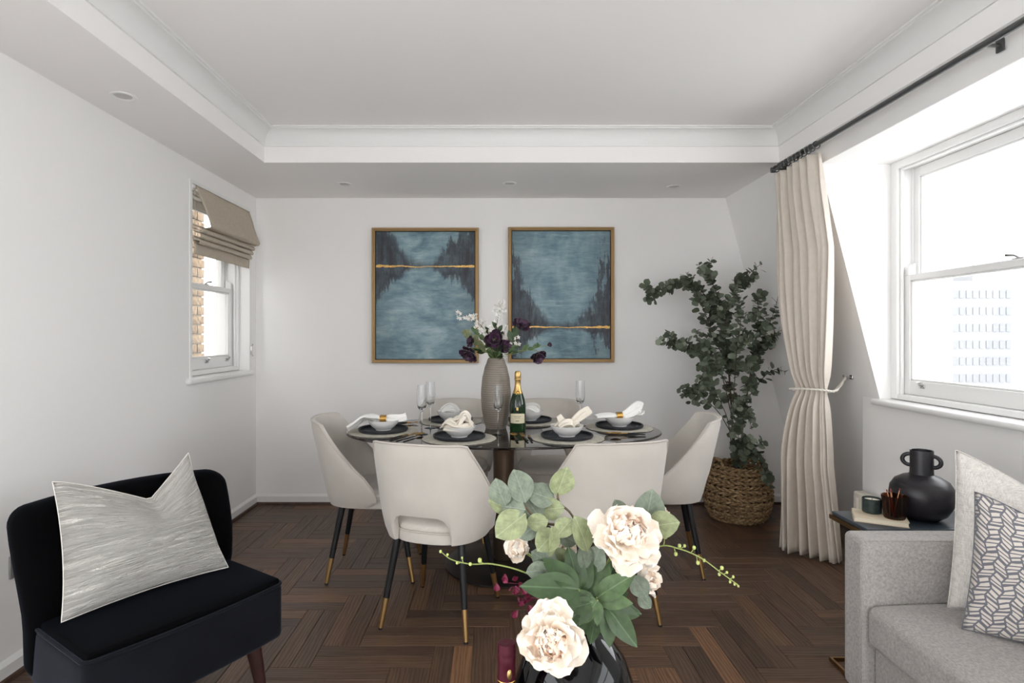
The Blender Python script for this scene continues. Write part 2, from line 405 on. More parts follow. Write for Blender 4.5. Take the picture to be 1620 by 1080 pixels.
def tag(o, label, cat, group=None):
    o['label'] = label; o['category'] = cat
    if group: o['group'] = group
    return o
def thing(name, label, cat, loc=(0, 0, 0), rz=0, group=None):
    o = bpy.data.objects.new(name, None); COL.objects.link(o); o.location = loc; o.rotation_euler = (0, 0, rz); o.empty_display_size = .1
    return tag(o, label, cat, group)
def dup(o, parent=None):
    c = o.copy(); COL.objects.link(c); c.parent = parent
    for ch in [x for x in bpy.data.objects if x.parent == o]: dup(ch, c)
    return c
def struct(name, g, m, parent=None, smooth=0, **k):
    o = g.build(name, m, parent, smooth, **k)
    o['kind'] = 'structure'; return o
def inst(name, me, parent, pos, yv, zv, sc=1.0):   # place a shared mesh: local y along yv, local z towards zv
    o = bpy.data.objects.new(name, me); COL.objects.link(o); o.parent = parent
    y = Vector(yv).normalized(); z = Vector(zv); z = z - y * z.dot(y)
    if z.length < 1e-4: z = y.orthogonal()
    z.normalize(); x = y.cross(z)
    m = Matrix((x, y, z)).transposed().to_4x4()
    s3 = (sc, sc, sc) if not isinstance(sc, (tuple, list)) else sc
    o.matrix_basis = Matrix.Translation(pos) @ m @ Matrix.Diagonal((*s3, 1)); return o

# ------------------------------------------------------------------ room shell
XL, YB, ZS, ZC, YR = -1.818, 4.38, 2.32, 2.518, -3.2
TX0, TX1, TY1, TY0 = -1.394, 1.707, 3.478, -2.6     # ceiling tray
def slopeX(z): return 1.746 + .256 * (2.32 - z)
KX = 2.10
WL = dict(y0=3.45, y1=4.255, z0=1.02, z1=2.19)      # left window opening
g = G(); T = .12
LW = (-2.95, .9, .5, 2.22)
for a in ((YR, LW[0], 0, 2.6), (LW[0], LW[1], 0, LW[2]), (LW[0], LW[1], LW[3], 2.6), (LW[1], WL['y0'], 0, 2.6), (WL['y1'], YB, 0, 2.6), (WL['y0'], WL['y1'], 0, WL['z0']), (WL['y0'], WL['y1'], WL['z1'], 2.6)):
    g.box(XL - T, XL, *a)
struct('wall_left', g, M['wall'])
struct('wall_back', G().box(XL - .2, 2.6, YB, YB + .15, 0, 2.6), M['wall'])
g = G(); RW = (-.6, .6, .1, 2.26)
for a in ((XL - .2, RW[0], 0, 2.6), (RW[1], 2.6, 0, 2.6), (RW[0], RW[1], 0, RW[2]), (RW[0], RW[1], RW[3], 2.6)):
    g.box(a[0], a[1], YR - .15, YR, a[2], a[3])
struct('wall_rear', g, M['wall'])
# right wall: a slope running the whole length, with two dormer openings, the second added out of view
D = [(1.76, 3.156), (-2.9, .75)]
ZH, ZSILL, TH = 2.215, .93, .2
g = G()
def slope_piece(y0, y1, z0, z1):
    g.prism([(slopeX(z0), z0), (slopeX(z0) + TH, z0), (slopeX(z1) + TH, z1), (slopeX(z1), z1)], y0, y1)
ys = [YR - .1, D[1][0], D[1][1], D[0][0], D[0][1], YB + .1]
for i in (0, 2, 4): slope_piece(ys[i], ys[i + 1], -.02, 2.5)
for d in D:
    slope_piece(d[0], d[1], ZH, 2.5)
    g.box(slopeX(ZH) + .0015, 2.5, d[0] - .1, d[1] + .1, ZH - .001, ZH + .1)                        # dormer ceiling
    for (a, b) in ((d[0] - .1, d[0]), (d[1], d[1] + .1)):                            # cheeks
        g.prism([(slopeX(ZSILL - .3) + .02, ZSILL - .3), (2.5, ZSILL - .3), (2.5, ZH + .05), (slopeX(ZH + .05) + .02, ZH + .05)], a + (.0005 if a == d[1] else 0), b - (.0005 if b == d[0] else 0))
    g.box(KX, 2.5, d[0] - .14, d[1] + .145, -.02, ZSILL)                              # wall under the window
struct('wall_right', g, M['wall'])
g = G().box(TX0 - .1, TX1 + .05, TY0 - .1, TY1 + .1, ZC, ZC + .08)
struct('ceiling', g, M['ceil'])
g = G()
g.box(XL - .2, TX0, YR - .1, YB + .1, ZS, 2.62)
g.box(TX0, TX1, TY1, YB + .1, ZS, 2.62)
g.box(TX0, TX1, YR - .1, TY0, ZS, 2.62)
g.box(TX1, 2.2, YR - .1, YB + .1, ZS, 2.62)
struct('trim_1', g, M['ceil'])
# concave cornice round the tray
prof = [(0, -.102), (.008, -.101), (.010, -.094)]
for i in range(9):
    a = R(90) * i / 8; prof.append((.066 - .056 * math.cos(a), -.092 + .078 * math.sin(a)))
prof += [(.067, -.009), (.078, -.007), (.078, .002)]
g = G(); vs = []
for (o_, dz) in prof:
    vs += [(TX0 + o_, TY0 + o_, ZC + dz), (TX1 - o_, TY0 + o_, ZC + dz), (TX1 - o_, TY1 - o_, ZC + dz), (TX0 + o_, TY1 - o_, ZC + dz)]
g.add(vs, [(i * 4 + k, i * 4 + (k + 1) % 4, (i + 1) * 4 + (k + 1) % 4, (i + 1) * 4 + k) for i in range(len(prof) - 1) for k in range(4)])
struct('trim_2', g, M['gloss'], smooth=30)
# skirting and dark beading
def skirt(name, a, b, nx, ny):   # from a to b on the floor, (nx,ny) points into the room
    hs = [(0, 0), (.014, 0), (.014, .06), (.009, .068), (.004, .075), (0, .078)]
    bead = [(.014, 0), (.028, 0), (.027, .008), (.023, .015), (.014, .018)]
    for nm, pr, mt, par in ((name, hs, M['baseb'], None), ('beading', bead, M['darkwood'], True)):
        g = G(); n = len(pr)
        vs = [(p[0] + nx * o_, p[1] + ny * o_, z) for p in (a, b) for o_, z in pr]
        g.add(vs, [tuple(range(n)), tuple(range(2 * n - 1, n - 1, -1))] + [(i, i + n, (i + 1) % n + n, (i + 1) % n) for i in range(n)])
        o = g.build(nm, mt, base if par else None, 30)
        if not par: base = o; o['kind'] = 'structure'
skirt('baseboard_left', (XL, YR), (XL, YB), 1, 0)
skirt('baseboard_back', (XL, YB), (2.34, YB), 0, -1)
skirt('baseboard_right', (KX, 1.62), (KX, 3.301), -1, 0)

# ------------------------------------------------------------------ parquet: paired planks laid in herringbone
fl = struct('floor', G().box(XL - .2, 2.7, YR - .2, YB + .2, -.08, -.012), M['darkwood'])
SB = .1563; PX0, PY0 = 1.158, 2.848
planks = []
def plank_list():
    for k in range(-45, 46):
        for j in range(-14, 15):
            x, y = PX0 + k * SB + j * 3 * SB, PY0 + k * SB - j * 3 * SB
            planks.append((x, x + SB / 2, y - 3 * SB, y, 1)); planks.append((x + SB / 2, x + SB, y - 3 * SB, y, 1))
            planks.append((x - 3 * SB, x, y - SB / 2, y, 0)); planks.append((x - 3 * SB, x, y - SB, y - SB / 2, 0))
plank_list()
def clip(p):
    x0, x1, y0, y1, d = p
    x0, x1, y0, y1 = max(x0, XL), min(x1, 2.36), max(y0, YR), min(y1, YB)
    return None if x1 - x0 < .004 or y1 - y0 < .004 else (x0, x1, y0, y1, d)
planks = [q for q in map(clip, planks) if q]
def pix_area(p):
    cx, cy = (p[0] + p[1]) / 2, (p[2] + p[3]) / 2
    if cy < 2.0: return 0
    px = CX + cx / cy * F; py = CY + CAMZ / cy * F
    if px < -30 or px > 1440 or py > 1110: return 0
    return (p[1] - p[0]) * (p[3] - p[2]) * F * F * CAMZ / cy ** 3
planks.sort(key=lambda p: -pix_area(p))
def plank_geo(p, VS, FS, UV, TN):
    x0, x1, y0, y1, d = p; g0 = .0005; b = .0016; dz = rnd.uniform(-.0003, .0003)
    x0 += g0; x1 -= g0; y0 += g0; y1 -= g0; k = len(VS)
    for (e, z) in ((0, -.012), (0, -.0014 + dz), (b, dz)):
        VS += [(x0 + e, y0 + e, z), (x1 - e, y0 + e, z), (x1 - e, y1 - e, z), (x0 + e, y1 - e, z)]
    fs = [(8, 9, 10, 11)] + [(a * 4 + i, a * 4 + (i + 1) % 4, a * 4 + 4 + (i + 1) % 4, a * 4 + 4 + i) for a in (0, 1) for i in range(4)]
    ou, ov = rnd.uniform(0, 50), rnd.uniform(0, 50)
    tone = min(1, max(0, rnd.gauss(.42, .2))) if rnd.random() > .12 else rnd.uniform(.7, 1)
    for f in fs:
        FS.append(tuple(k + i for i in f)); TN.append(tone)
        for i in f:
            x, y, _ = VS[k + i]
            UV.append((x + ou, y + ov) if d == 0 else (y + ou, x + ov))
def plank_obj(lst, name):
    VS, FS, UV, TN = [], [], [], []
    for p in lst: plank_geo(p, VS, FS, UV, TN)
    me = bpy.data.meshes.new(name); me.from_pydata(VS, [], FS); me.materials.append(M['floor'])
    a = me.attributes.new('tone', 'FLOAT', 'FACE'); a.data.foreach_set('value', TN)
    u = me.uv_layers.new(name='grain'); u.data.foreach_set('uv', [c for q in UV for c in q])
    o = bpy.data.objects.new(name, me); COL.objects.link(o); o.parent = fl; return o
NP = 300
for p in planks[:NP]: plank_obj([p], 'plank')
o = plank_obj(planks[NP:], 'plank_field'); o['kind'] = 'stuff'

bounce_rug = G().rbox((.0, -.85, .006), (1.65, 2.1, .006), .005, 2).build('bounce_rug', mat('cream_wool', (228, 225, 220), .95, bump=.4, bscale=300), None)  # unseen pale floor covering, added to bounce light up to the ceiling
tag(bounce_rug, 'large cream wool floor covering, unseen, added to bounce daylight onto the ceiling', 'bounce_rug')

# ------------------------------------------------------------------ windows
def sash_window(name, X, y0, y1, z0, z1, zm, sgn, lockY=None, catches=(), boxw=.055):
    """X: plane of the inner (lower) sash; sgn=+1 glass faces +x. y,z: opening."""
    root = bpy.data.objects.new(name, None); COL.objects.link(root); root['kind'] = 'structure'
    def bx(g, xa, xb, *a): g.box(min(X + sgn * xa, X + sgn * xb), max(X + sgn * xa, X + sgn * xb), *a)
    g = G()
    for (a, b) in ((y0, y0 + boxw), (y1 - boxw, y1)):
        bx(g, -.045, .12, a, b, z0, z1)
        s1 = (b, b + .012) if a == y0 else (a - .012, a)
        bx(g, -.03, -.012, s1[0], s1[1], z0, z1); bx(g, .033, .041, s1[0], s1[1], z0, z1)
    bx(g, -.045, .12, y0 + boxw, y1 - boxw, z1 - boxw * .8, z1); bx(g, -.03, -.012, y0 + boxw, y1 - boxw, z1 - boxw * .8 - .012, z1 - boxw * .8)
    bx(g, -.045, .12, y0 + boxw, y1 - boxw, z0, z0 + .03)
    fr = g.build('window_frame', M['gloss'], root, 0)
    fr.modifiers.new('bev', 'BEVEL').width = .004
    a0, a1 = y0 + boxw + .001, y1 - boxw - .001
    st, mr = .045, .032
    def sash(nm, xo, zb, zt, bot, top, horns):
        g = G()
        def bar(ya, yb, za, zb_): bx(g, xo - .019, xo + .019, ya, yb, za, zb_)
        bar(a0, a0 + st, zb, zt); bar(a1 - st, a1, zb, zt); bar(a0 + st, a1 - st, zb, zb + bot); bar(a0 + st, a1 - st, zt - top, zt)
        for (ya, yb) in ((a0 + st, a0 + st + .01), (a1 - st - .01, a1 - st)): bx(g, xo - .012, xo + .012, ya, yb, zb + bot, zt - top)
        bx(g, xo - .012, xo + .012, a0 + st, a1 - st, zb + bot, zb + bot + .01); bx(g, xo - .012, xo + .012, a0 + st, a1 - st, zt - top - .01, zt - top)
        o = g.build(nm, M['gloss'], root, 0); o.modifiers.new('bev', 'BEVEL').width = .003
        p = G(); bx(p, xo - .002, xo + .002, a0 + st + .008, a1 - st - .008, zb + bot + .008, zt - top - .008)
        p.build('pane', M['pane'], o, 0)
        if horns:
            h = G()
            for ya in (a0, a1 - st + .008):
                hh = [(-.019, 0), (.019, 0), (.019, .06), (.014, .062), (.004, .05), (-.012, .045), (-.019, .03)]
                h.prism([(X + sgn * (xo + q[0]), (zt + q[1])) for q in hh], ya, ya + st - .008)
            h.build('sash_horn', M['gloss'], o, 0)
        return o
    lo = sash('lower_sash', .01, z0 + .031, zm + mr / 2, .075, mr, True)
    up = sash('upper_sash', .06, zm - mr / 2, z1 - boxw * .8 - .001, mr, .05, False)
    if lockY:
        k = G(); zz = zm + mr / 2
        k.rbox((X + sgn * .012, lockY, zz + .004), (.012, .028, .004), .0035, 2)
        k.tube([(X + sgn * .012, lockY, zz + .006), (X + sgn * .006, lockY + .02, zz + .02), (X - sgn * .004, lockY + .05, zz + .024)], [.006, .005, .007], 8)
        k.build('sash_lock', M['chrome'], root)
    for cy in catches:
        k = G(); zz = z0 + .031 + .05
        k.rbox((X - sgn * .012, cy, zz), (.003, .02, .012), .0025, 2)
        k.tube([(X - sgn * .014, cy, zz), (X - sgn * .026, cy, zz + .008), (X - sgn * .03, cy, zz + .022)], [.006, .005, .009], 8)
        k.tube([(X - sgn * .014, cy - .012, zz - .008), (X - sgn * .024, cy - .016, zz - .004)], .004, 6)
        k.build('sash_lift', M['chrome'], root)
    return root
def sill(parent, x0, x1, y0, y1, z0, z1, front):
    g = G(); cx, cy, cz = (x0 + x1) / 2, (y0 + y1) / 2, (z0 + z1) / 2
    g.rbox((cx, cy, cz), ((x1 - x0) / 2, (y1 - y0) / 2, (z1 - z0) / 2), (z1 - z0) * .45, 4)
    return g.build('window_sill', M['gloss'], parent, 50)
w1 = sash_window('window_1', 2.205, 1.76, 3.156, .935, 2.215, 1.585, 1, lockY=2.44, catches=(2.97, 1.95), boxw=.05)
sill(w1, 2.055, 2.19, 1.70, 3.175, .90, .932, -1)
w2 = sash_window('window_2', -1.93, 3.45, 4.255, 1.025, 2.19, 1.60, -1, lockY=3.86, catches=(3.83, 4.12), boxw=.03)
sill(w2, -1.90, -1.79, 3.39, 4.30, .985, 1.022, 1)
g = G()                                                  # flat architrave set round the small window
g.box(-1.818, -1.812, 3.425, 3.45, 1.02, 2.21); g.box(-1.818, -1.812, 4.255, 4.28, 1.02, 2.21); g.box(-1.818, -1.812, 3.45, 4.255, 2.19, 2.21)
g.build('architrave', M['gloss'], w2, 0)
w3 = sash_window('added_window_3', 2.205, -2.9, .75, .935, 2.215, 1.585, 1, lockY=-.5, boxw=.05)  # out of view, added and lengthened to bring more daylight in
sill(w3, 2.055, 2.19, -2.96, .80, .90, .932, -1)
w5 = sash_window('added_window_5', -1.93, LW[0], LW[1], LW[2], LW[3], 1.36, -1, lockY=-.9, boxw=.05)  # unseen window added behind the camera to light the right-hand side
sill(w5, -1.90, -1.79, LW[0] - .06, LW[1] + .06, .465, .497, 1)
# rear glazing, unseen and added to let daylight in
w4 = bpy.data.objects.new('added_window_4', None); COL.objects.link(w4); w4['kind'] = 'structure'
g = G(); x0, x1, z0, z1 = RW
g.box(x0, x0 + .07, YR - .1, YR - .02, z0, z1); g.box(x1 - .07, x1, YR - .1, YR - .02, z0, z1)
g.box(x0 + .07, x1 - .07, YR - .1, YR - .02, z0, z0 + .07); g.box(x0 + .07, x1 - .07, YR - .1, YR - .02, z1 - .07, z1)
for xx in (0,): g.box(xx - .03, xx + .03, YR - .1, YR - .02, z0 + .07, z1 - .07)
g.build('window_frame', M['gloss'], w4, 0)
for (a, b) in ((x0 + .07, -.03), (.03, x1 - .07)):
    G().box(a, b, YR - .062, YR - .058, z0 + .07, z1 - .07).build('pane', M['pane'], w4, 0)
portal((2.35, 2.46, 1.57), (0, R(90), 0), 1.3, 1.4); portal((2.35, -1.07, 1.57), (0, R(90), 0), 1.3, 3.6)
portal((0, YR - .2, 1.2), (R(90), 0, 0), 1.2, 2.2); portal((-2.1, -1.02, 1.36), (0, R(-90), 0), 1.75, 3.8)

# ------------------------------------------------------------------ outside
struct('ground', G().box(-150, 300, -150, 300, -12.2, -12), M['outground'])
def tower(px0, px1, pyt, Y, rows, cols, label, name='tower_block'):
    x0, x1 = (px0 - CX) / F * Y, (px1 - CX) / F * Y; zt = CAMZ + (CY - pyt) / F * Y
    r = thing(name, label, 'building', ((x0 + x1) / 2, Y, -12))
    W = (x1 - x0) / 2; H = zt + 12
    G().box(-W, W, 0, 14, 0, H).add(*[[], []]).build('wall', M['tower'], r, 0)
    G().box(-W * .5, W * .2, 3, 9, H, H + 2.0).build('roof_plant', M['tower'], r, 0)
    for i in range(rows):
        g = G(); z = H - 2.2 - i * 2.9
        if z < 1: break
        for j in range(cols):
            x = -W + (j + .5) * 2 * W / cols; g.box(x - W / cols * .62, x + W / cols * .62, -.12, .02, z - .8, z + .5)
        g.build('window_row', M['towerwin'], r, 0)
tower(1505, 1600, 444, 100, 6, 9, 'pale hazy tower block on the horizon seen through the large sash window')
tower(1436, 1490, 520, 120, 2, 6, 'low pale building beside the tower outside the large window', 'apartment_building')
# neighbouring stock-brick return beyond the small window, one object for every brick that shows
bw = struct('exterior_wall', G().box(-2.62, -2.37, 3.2, 4.655, -.5, 2.7), M['mortar'])
bme = G().rbox((0, 0, 0), (.012, .1075, .0325), .004, 1).mesh('brick', M['brick'], 0)
for r_ in range(34):
    z = .35 + r_ * .075
    for c_ in range(3):
        yc = 4.665 - .1075 - c_ * .225 - (.1125 if r_ % 2 else 0)
        o = bpy.data.objects.new('brick', bme); COL.objects.link(o); o.parent = bw
        o.location = (-2.365 + rnd.uniform(-.003, .003), yc, z)
        if r_ % 2 and c_ == 0:
            o2 = bpy.data.objects.new('brick', bme); COL.objects.link(o2); o2.parent = bw; o2.location = (-2.366, 4.665 - .0512, z); o2.scale = (1, .475, 1)
            o.location.y = 4.665 - .1025 - .01 - .1075
        elif r_ % 2: o.location.y -= .0
r = thing('neighbour_bay', 'white rendered bay with moulded pilaster outside the small window', 'building', (-3.3, 6.2, -1))
G().box(-.4, .1, -.55, 1.6, 0, 3.4).build('wall', M['render'], r, 0)
G().box(.1, .16, -.3, -.12, 0, 3.2).box(.1, .19, -.34, -.08, 2.8, 2.9).build('pilaster', M['render'], r, 0)

# ------------------------------------------------------------------ downlights, socket
for (x, y, lb) in ((-1.62, 2.512, 'white recessed downlight in the lowered ceiling along the left wall'),
                   (-1.04, 3.973, 'white recessed downlight before the back wall, in the corner near the small window'),
                   (.096, 3.96, 'white recessed downlight above the gap between the two paintings'),
                   (1.25, 4.04, 'white recessed downlight above the tall eucalyptus plant')):
    t_ = thing('downlight', lb, 'light fitting', (x, y, ZS), group='recessed downlights')
    G().lathe([(.052, 0), (.053, -.004), (.046, -.006), (.038, -.003), (.034, 0)], 32).build('trim_ring', M['gloss'], t_)
    G().lathe([(.034, -.001), (.026, -.0015), (.020, -.004), (.001, -.004)], 24).build('lens', M['lampglass'], t_)
s_ = thing('wall_socket', 'brushed steel wall socket low on the left wall behind the black armchair', 'socket', (XL, 2.196, .41))
G().rbox((.004, 0, 0), (.004, .043, .043), .003, 2).build('face_plate', M['plate'], s_)
for yy in (-.02, .02):
    G().rbox((.009, yy, .018), (.002, .006, .009), .0015, 2).build('switch', M['plate'], s_)

# ------------------------------------------------------------------ paintings
def painting_obj(px0, px1, py0, py1, mt, hor, label, seed):
    Y = 4.345; a = at(px0, py1, Y); b = at(px1, py0, Y); W = b.x - a.x; H = b.z - a.z
    r = thing('framed_painting', label, 'painting', (a.x + W / 2, YB - .002, a.z)); f = .026
    for (x0, x1, z0, z1) in ((-W / 2, W / 2, 0, f), (-W / 2, W / 2, H - f, H), (-W / 2, -W / 2 + f, f, H - f), (W / 2 - f, W / 2, f, H - f)):
        pass
    g = G()
    pr = [(0, 0), (0, -.034), (.004, -.038), (.012, -.038), (.016, -.034), (.022, -.034), (f, -.03), (f, 0)]
    n = len(pr); vs = []
    for (o_, d) in pr: vs += [(-W / 2 + o_, d, o_), (W / 2 - o_, d, o_), (W / 2 - o_, d, H - o_), (-W / 2 + o_, d, H - o_)]
    g.add(vs, [(i * 4 + k, i * 4 + (k + 1) % 4, ((i + 1) % n) * 4 + (k + 1) % 4, ((i + 1) % n) * 4 + k) for i in range(n) for k in range(4)])
    g.build('frame', M['brass_frame'], r, 20)
    c = f + .004
    G().box(-W / 2 + c, W / 2 - c, -.022, -.006, c, H - c).build('canvas', mt, r, 0)
    G().box(-W / 2 + f - .001, W / 2 - f + .001, -.006, -.003, f - .001, H - f + .001).build('backing', M['slate'], r, 0)
    g = G(); rr = random.Random(seed); cw = W - 2 * c; ch = H - 2 * c; zc = c + ch * hor; top = []; bot = []
    N = 170
    for i in range(N + 1):
        u = i / N; x = -W / 2 + c + cw * u
        e = abs(u - .52) * 2; th = .0016 + .0095 * e ** 1.1 * (.35 + 1.3 * abs(noise.noise((u * 14 + seed, 0, 0)))) + .0035 * rr.random() * e
        wob = .010 * noise.noise((u * 6 + seed, 3, 0)) + .004 * noise.noise((u * 25 + seed, 3, 0))
        top.append((x, -.0235, zc + wob + th)); bot.append((x, -.0235, zc + wob - th * .8 - .002 * rr.random()))
    g.add(top + bot, [(i, i + 1, N + 2 + i, N + 1 + i) for i in range(N)])
    g.build('gold_leaf_line', M['goldleaf'], r, 0)
M['brass_frame'] = mat('gilt_frame', (158, 130, 92), .42, .75, var=.08, vscale=3)
M['goldleaf'] = mat('gold_leaf', (206, 164, 98), .4, .7, var=.35, vscale=90, bump=.6, bscale=150)
painting_obj(588, 757, 360, 574, M['paint_a'], .728, 'gilt-framed teal lake painting with gold horizon near its top', 3)
painting_obj(804, 972, 359, 573, M['paint_b'], .245, 'gilt-framed teal lake painting with gold horizon near its bottom', 11)

# ------------------------------------------------------------------ roman blind
bl = thing('roman_blind', 'beige linen roman blind hanging crookedly over the small sash window', 'blind', (XL, 3.86, 2.2))
def cloth_strip(name, prof, y0, y1, wav=.004, skew=None, parent=bl, m=None, solid=.003):
    pts = spline([(p[0], 0, p[1]) for p in prof], 4); N = 26
    def fn(u, v):
        p = pts[v]; t = u / N; y = lerp(y0, y1, t)
        if skew: y += skew(v / (len(pts) - 1), t)
        return (p.x + wav * noise.noise((t * 5, v * .25, 1.7)), y, p.z + wav * noise.noise((t * 3 + 9, v * .3, 5)))
    return G().sheet(fn, list(range(N + 1)), list(range(len(pts)))).build(name, m or M['blind'], parent, 60, solid=solid)
G().box(-.035, -.005, -.385, .385, -.03, -.008).build('headrail', M['gloss'], bl, 0)
cloth_strip('front_panel', [(0.004, -.012), (.028, -.09), (.055, -.17), (.075, -.235), (.066, -.258), (.035, -.262)], -.37, .39, .006,
            lambda s, t: (.012 + .05 * s ** 1.2) * (1 - t) + .03 * s * s * t)
for i in range(3):
    z = -.262 - .034 * i; x = .034 - .006 * i
    cloth_strip('fold', [(-.006, z + .012), (x, z - .006), (x + .016, z - .022), (x + .008, z - .036), (-.002, z - .026)], -.385, .385 - .01 * i, .006)
cloth_strip('hem', [(-.004, -.34), (.006, -.37), (.006, -.40), (.004, -.43)], -.388, .388, .003)
g = G()
for yy in (-.33, .33): g.tube([(-.02, yy, -.03), (-.02, yy, -.35)], .0012, 5)
g.build('cord', M['rope'], bl)
k = thing('blind_cleat', 'small metal blind cord cleat on the window frame edge', 'cleat', (-1.812, 4.27, 1.17))
G().rbox((.005, 0, 0), (.005, .008, .03), .003, 2).tube([(.01, 0, .03), (.016, 0, .045)], .003, 6).tube([(.01, 0, -.03), (.016, 0, -.045)], .003, 6).build('cleat_body', M['chrome'], k)

# ------------------------------------------------------------------ curtain pole, curtain, tieback
PXc, PZ = 1.687, 2.283
cp = thing('curtain_pole', 'dark grey metal curtain pole running under the ceiling above the large window', 'curtain pole', (PXc, 3.5, PZ))
G().tube([(0, 0, 0), (0, -2.9, 0)], .0125, 16).build('pole', M['pole'], cp)
for y in (-.012, -1.5, -2.87):
    g = G(); g.tube([(0, y, 0), (.055, y, 0)], .007, 8); g.lathe([(.001, 0), (.022, 0), (.022, .006), (.001, .006)], 20)
    g = G().tube([(-.0, y, -.0), (.062, y, -.0)], .0065, 8).rbox((.062, y, 0), (.004, .016, .022), .003, 2)
    g.build('bracket', M['pole'], cp)
G().rbox((0, .008, 0), (.016, .008, .016), .006, 3).build('end_cap', M['pole'], cp)
def curtain():
    cu = thing('curtain', 'full length cream curtain gathered by a rope tieback beside the large window', 'curtain', (1.75, 3.3, 0))
    o0 = Vector((1.75, 3.3, 0))
    A = [Vector((1.687, 3.475, 0)), Vector((1.70, 3.46, 0)), Vector((1.76, 3.38, 0)), Vector((1.70, 3.45, 0)), Vector((1.69, 3.45, 0))]
    B = [Vector((1.687, 3.025, 0)), Vector((1.765, 3.04, 0)), Vector((1.845, 3.22, 0)), Vector((1.86, 3.20, 0)), Vector((1.92, 3.21, 0))]
    Z = [2.238, 1.75, .965, .55, .012]
    def ab(z):
        for i in range(4):
            if z >= Z[i + 1]:
                t = (Z[i] - z) / (Z[i] - Z[i + 1]); e = t
                if i == 1: e = t ** 2.2
                if i == 2: e = 1 - (1 - t) ** 1.8
                return A[i].lerp(A[i + 1], e), B[i].lerp(B[i + 1], e)
        return A[-1], B[-1]
    NU, NV = 200, 64
    def fn(u, v):
        z = lerp(2.238, .012, v / NV); a, b = ab(z); t = u / NU
        d = b - a; n = Vector((-d.y, d.x, 0)).normalized()
        tie = math.exp(-((z - .965) / .06) ** 2)
        top = sstep(2.05, 2.238, z)
        amp = lerp(.032, .050, sstep(.95, 0, z)) * (1 - .6 * tie)
        ph = t * 6.5 * 2 * math.pi + 1.5 * noise.noise((t * 2.0, z * .5, 0))
        wv = math.sin(ph); wv = math.copysign(abs(wv) ** .75, wv)
        wv += .28 * math.sin(ph * 2.1 + 3 * noise.noise((t * 5, z * .9, 4))) * (1 - top)
        amp *= 1 + .5 * noise.noise((t * 7, z * .8, 9))
        zz = z + .006 * noise.noise((t * 8, 0, 2)) * (v == NV)
        ts = t + .018 * math.sin(ph * 1.0 + 1.2) * (1 - top)
        p = a.lerp(b, max(0, min(1, ts))) + n * amp * wv
        if z < .9: p += n * .02 * math.sin(t * math.pi) * sstep(.9, .2, z)
        p.z = zz; return p - o0
    G().sheet(fn, list(range(NU + 1)), list(range(NV + 1))).build('fabric', M['curtain'], cu, 80, solid=.003)
    for i in range(11):
        y = 3.035 + .043 * i
        G().tube([(PXc - o0.x + .019 * math.cos(a), y - o0.y + .004 * math.sin(i * 2), PZ + .019 * math.sin(a) - .004) for a in [2 * math.pi * k / 16 for k in range(16)]], .0033, 6, closed=True).build('ring', M['pole'], cu)
    tb = thing('rope_tieback', 'twisted cream rope tieback looped around the curtain and hooked to the wall', 'tieback', (1.8, 3.3, .965))
    a, b = Vector((1.76, 3.38, 0)), Vector((1.845, 3.22, 0)); c = (a + b) / 2; d = (b - a).normalized(); n = Vector((-d.y, d.x, 0))
    hook = Vector((2.035, 3.36, 1.035)); base = Vector((1.8, 3.3, .965))
    L = (b - a).length / 2 + .03
    pts = [c + d * L * math.cos(t) + n * .062 * math.sin(t) + Vector((0, 0, .965 + .012 * math.cos(t + 1.2))) for t in [2 * math.pi * k / 40 for k in range(41)]]
    # open the loop toward the hook
    far = max(range(40), key=lambda i: pts[i].x)
    ring = pts[far:40] + pts[:far + 1]
    path = [hook] + [hook.lerp(ring[2], t) + Vector((0, 0, -.03 * math.sin(math.pi * t))) for t in (.3, .6, .85)] + ring[3:-3] + [ring[-3].lerp(hook, t) + Vector((0, 0, -.022 * math.sin(math.pi * t))) for t in (.2, .5, .8)] + [hook + Vector((0, 0, -.01))]
    P = spline(path, 3)
    for s_ in range(2):
        q = []
        for i, p in enumerate(P):
            an = i * .75 + math.pi * s_; dd = (P[min(i + 1, len(P) - 1)] - P[max(i - 1, 0)]).normalized()
            u = dd.cross(Vector((0, 0, 1))).normalized(); q.append(p + (u * math.cos(an) + dd.cross(u) * math.sin(an)) * .0032 - base)
        G().tube(q, .0042, 6).build('rope_strand', M['rope'], tb)
    hx = slopeX(1.035) - base.x
    G().tube([(hx + .004, hook.y - base.y, .07), (hx - .03, hook.y - base.y, .07), (hx - .045, hook.y - base.y, .062), (hx - .05, hook.y - base.y, .085)], .005, 8).rbox((hx - .002, hook.y - base.y, .07), (.006, .014, .014), .004, 2).build('hook', M['chrome'], tb)
curtain()

# ------------------------------------------------------------------ radiator under window
rd = thing('radiator', 'cream low panel radiator under the large window behind the side table', 'radiator', (2.035, 2.6, .1))
G().rbox((0, 0, .155), (.03, .64, .155), .012, 3).build('panel', M['radiator'], rd)
g = G()
for i in range(31): g.rbox((-.032, -.6 + i * .04, .15), (.004, .011, .13), .003, 1)
g.build('flute', M['radiator'], rd)
for y in (-.5, .5): G().box(-.01, .01, y - .02, y + .02, -.1, 0).build('foot', M['radiator'], rd, 0)

